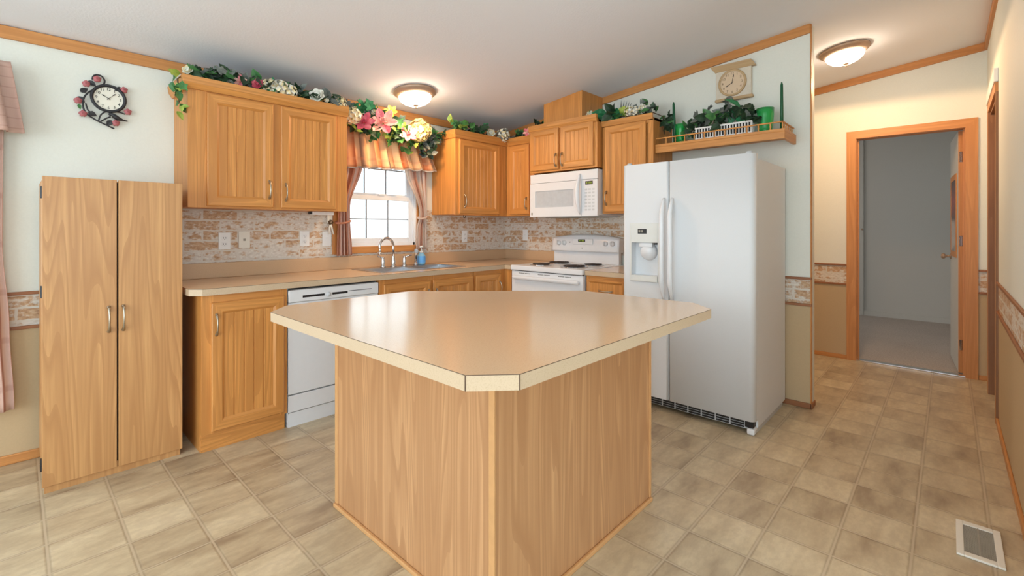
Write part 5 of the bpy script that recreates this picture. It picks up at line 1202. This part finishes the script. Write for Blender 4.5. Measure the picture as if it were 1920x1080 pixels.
# 4: ivy behind and right of the vent chase
t = thing('ivy_garland', 'small dark ivy sprig behind the microwave cabinet left end', 'artificial ivy', (3.45, 2.86, 2.209))
m = MB(); spray(m, (3.48, 2.86, 2.235), 16, (0.02, 0.022, 0.014), 0.055, [G_DARK, G_EMER, G_DARK], V, 0.6); solid(obj('foliage', m, t, keep=True), 0.0008); stem(t, [(3.5, 2.89, 2.21), (3.48, 2.86, 2.24), (3.46, 2.82, 2.24)])
t = thing('flower_garland', 'trailing ivy and white blossom garland on the cabinet nearest the refrigerator', 'artificial ivy', (3.55, 1.9, 2.151))
stem(t, [(3.5, 2.3, 2.22), (3.48, 2.16, 2.21), (3.46, 1.95, 2.17), (3.47, 1.72, 2.17), (3.55, 1.665, 2.14), (3.56, 1.66, 2.0)])
m = MB(); VR = (-0.9, -0.4, 0.3)
for (x, y, z), n_, mt, L, sp_ in (((3.46, 2.10, 2.21), 10, [G_DARK, G_EMER], 0.10, (0.025, 0.03, 0.02)), ((3.45, 2.05, 2.19), 8, [G_DARK, G_MID], 0.085, (0.02, 0.03, 0.018)), ((3.45, 1.97, 2.19), 10, [G_LIME, G_MID], 0.06, (0.02, 0.03, 0.013)), ((3.46, 1.86, 2.21), 9, [G_MID, G_GREY], 0.06, (0.02, 0.035, 0.02)), ((3.46, 1.78, 2.22), 9, [G_MID, G_GREY, G_DARK], 0.06, (0.02, 0.03, 0.018)), ((3.47, 1.71, 2.20), 9, GA, 0.06, (0.02, 0.02, 0.02)), ((3.57, 1.645, 2.12), 12, [G_DARK, G_DARK, G_MID], 0.06, (0.02, 0.012, 0.03)), ((3.57, 1.645, 2.05), 12, [G_DARK, G_GREY, G_DARK], 0.055, (0.02, 0.012, 0.03)), ((3.46, 2.24, 2.235), 7, [G_DARK, G_MID], 0.05, (0.02, 0.03, 0.01))):
    spray(m, (x, y, z), n_, sp_, L, mt, VR, 0.35)
for k in range(5): flat_leaf(m, (3.50, 1.97 + 0.012 * k, 2.18), (0.1, -0.35 + 0.1 * k, 1), VR, 0.13 + 0.01 * k, 0.006, G_GREY)
solid(obj('foliage', m, t, keep=True), 0.0008)
for y, z, r in ((1.91, 2.205, 0.035), (1.85, 2.2, 0.035), (1.79, 2.205, 0.03)): hydrangea(t, (3.44, y, z), VR, r, [F_WHITE, F_CREAM], 18)
rosebud(t, (3.44, 2.285, 2.235), VR, 0.035, [F_WHITE, F_CREAM]); rosebud(t, (3.43, 2.09, 2.175), VR, 0.028, [F_WHITE, F_LPINK])
# 5: picket planter with ivy on the shelf
t = thing('planter', 'white picket-fence planter of ivy on the plant shelf', 'plant', (3.60, 1.21, SZ1))
m = MB(); m.box((3.555, 1.02, SZ1 + 0.002), (3.665, 1.40, SZ1 + 0.095), black_pl, 0.004); obj('liner', m, t)
m = MB()
for k in range(20): y = 1.012 + k * 0.0202; m.box((3.545, y, SZ1), (3.552, y + 0.0075, SZ1 + 0.10), white_m, 0.001)
for z in (0.012, 0.092): m.box((3.541, 1.008, SZ1 + z), (3.546, 1.412, SZ1 + z + 0.012), white_m, 0.001)
for yy in (1.008, 1.406):
    for k in range(5): x = 3.556 + k * 0.024; m.box((x, yy, SZ1), (x + 0.010, yy + 0.006, SZ1 + 0.10), white_m, 0.001)
obj('picket_fence', m, t)
m = MB()
for (y, z), n_, mt, L in (((1.44, 2.0), 9, [G_GREY, G_DARK, G_MID], 0.06), ((1.40, 2.05), 12, [G_GREY, G_DARK], 0.07), ((1.33, 2.06), 13, [G_MID, G_GREY, G_DARK], 0.075), ((1.27, 2.10), 13, [G_MID, G_GREY, G_LIME], 0.075), ((1.20, 2.09), 13, [G_MID, G_GREY, G_DARK], 0.075), ((1.12, 2.08), 13, [G_DARK, G_EMER], 0.10), ((1.05, 2.07), 13, [G_DARK, G_DARK, G_MID], 0.09), ((1.0, 2.04), 9, [G_DARK, G_GREY], 0.07), ((1.46, 1.96), 8, [G_DARK, G_MID], 0.05), ((1.22, 2.03), 9, [G_DARK], 0.07), ((1.18, 2.14), 5, [G_GREY, G_MID], 0.06)):
    spray(m, (3.585, y, z), n_, (0.03, 0.028, 0.02), L, mt, VR, 0.4)
solid(obj('foliage', m, t, keep=True), 0.0008)
m = MB()
for k in range(9): y = 1.05 + k * 0.045; m.tube([(3.61, y, SZ1 + 0.09), (3.60, y + random.uniform(-.03, .03), SZ1 + 0.14), (3.58, y + random.uniform(-.05, .05), SZ1 + 0.19)], 0.0022, VINE, 6)
obj('stems', m, t)

# ================================================================== OUTSIDE the sink window
m = MB(); m.box((-8, 3.9, -0.75), (22, 40, -0.7), snow_m); struct('ground', m)
t = thing('neighbor_house', 'pale sided neighbouring house seen through the upper window panes', 'house', (9.5, 13, -0.7))
m = MB(); m.box((8.0, 13.0, -0.7), (14, 20, 5.2), siding_m)
for k in range(32): z = 0.0 + k * 0.16; m.extr([(7.99, 13.0, z), (7.99, 12.975, z), (7.99, 13.0, z + 0.15)], (6.0, 0, 0), siding_m)
obj('siding_wall', m, t)
m = MB(); m.extr([(7.6, 12.6, 5.1), (7.6, 20.4, 5.1), (7.6, 16.5, 7.2)], (7, 0, 0), siding_m); obj('roof', m, t)
for i, (x, y, h, lb) in enumerate(((4.5, 9.5, 2.2, 'bare pale shrub outside the window, leftmost of three'), (6.3, 9.8, 2.3, 'bare pale shrub outside the window, middle one of three'), (8.1, 9.6, 2.6, 'bare pale shrub outside the window, rightmost and tallest'))):
    t = thing('bare_shrub', lb, 'shrub', (x, y, -0.7), 'bare shrubs outside the kitchen window')
    m = MB()
    for k in range(16):
        a = random.uniform(0, 2 * PI); r = random.uniform(0.2, 0.8); p0 = Vector((x, y, -0.7)); p1 = p0 + Vector((r * 0.4 * math.cos(a), r * 0.4 * math.sin(a), h * 0.5)); p2 = p0 + Vector((r * math.cos(a), r * math.sin(a), h * random.uniform(0.7, 1.05)))
        m.tube([p0, p1, p2], [0.02, 0.012, 0.004], twig_m, 5)
        for q in range(4):
            b = p1.lerp(p2, random.uniform(0.1, 0.9)); m.tube([b, b + Vector((random.uniform(-.3, .3), random.uniform(-.3, .3), random.uniform(.1, .4)))], [0.007, 0.002], twig_m, 4)
    obj('branches', m, t)
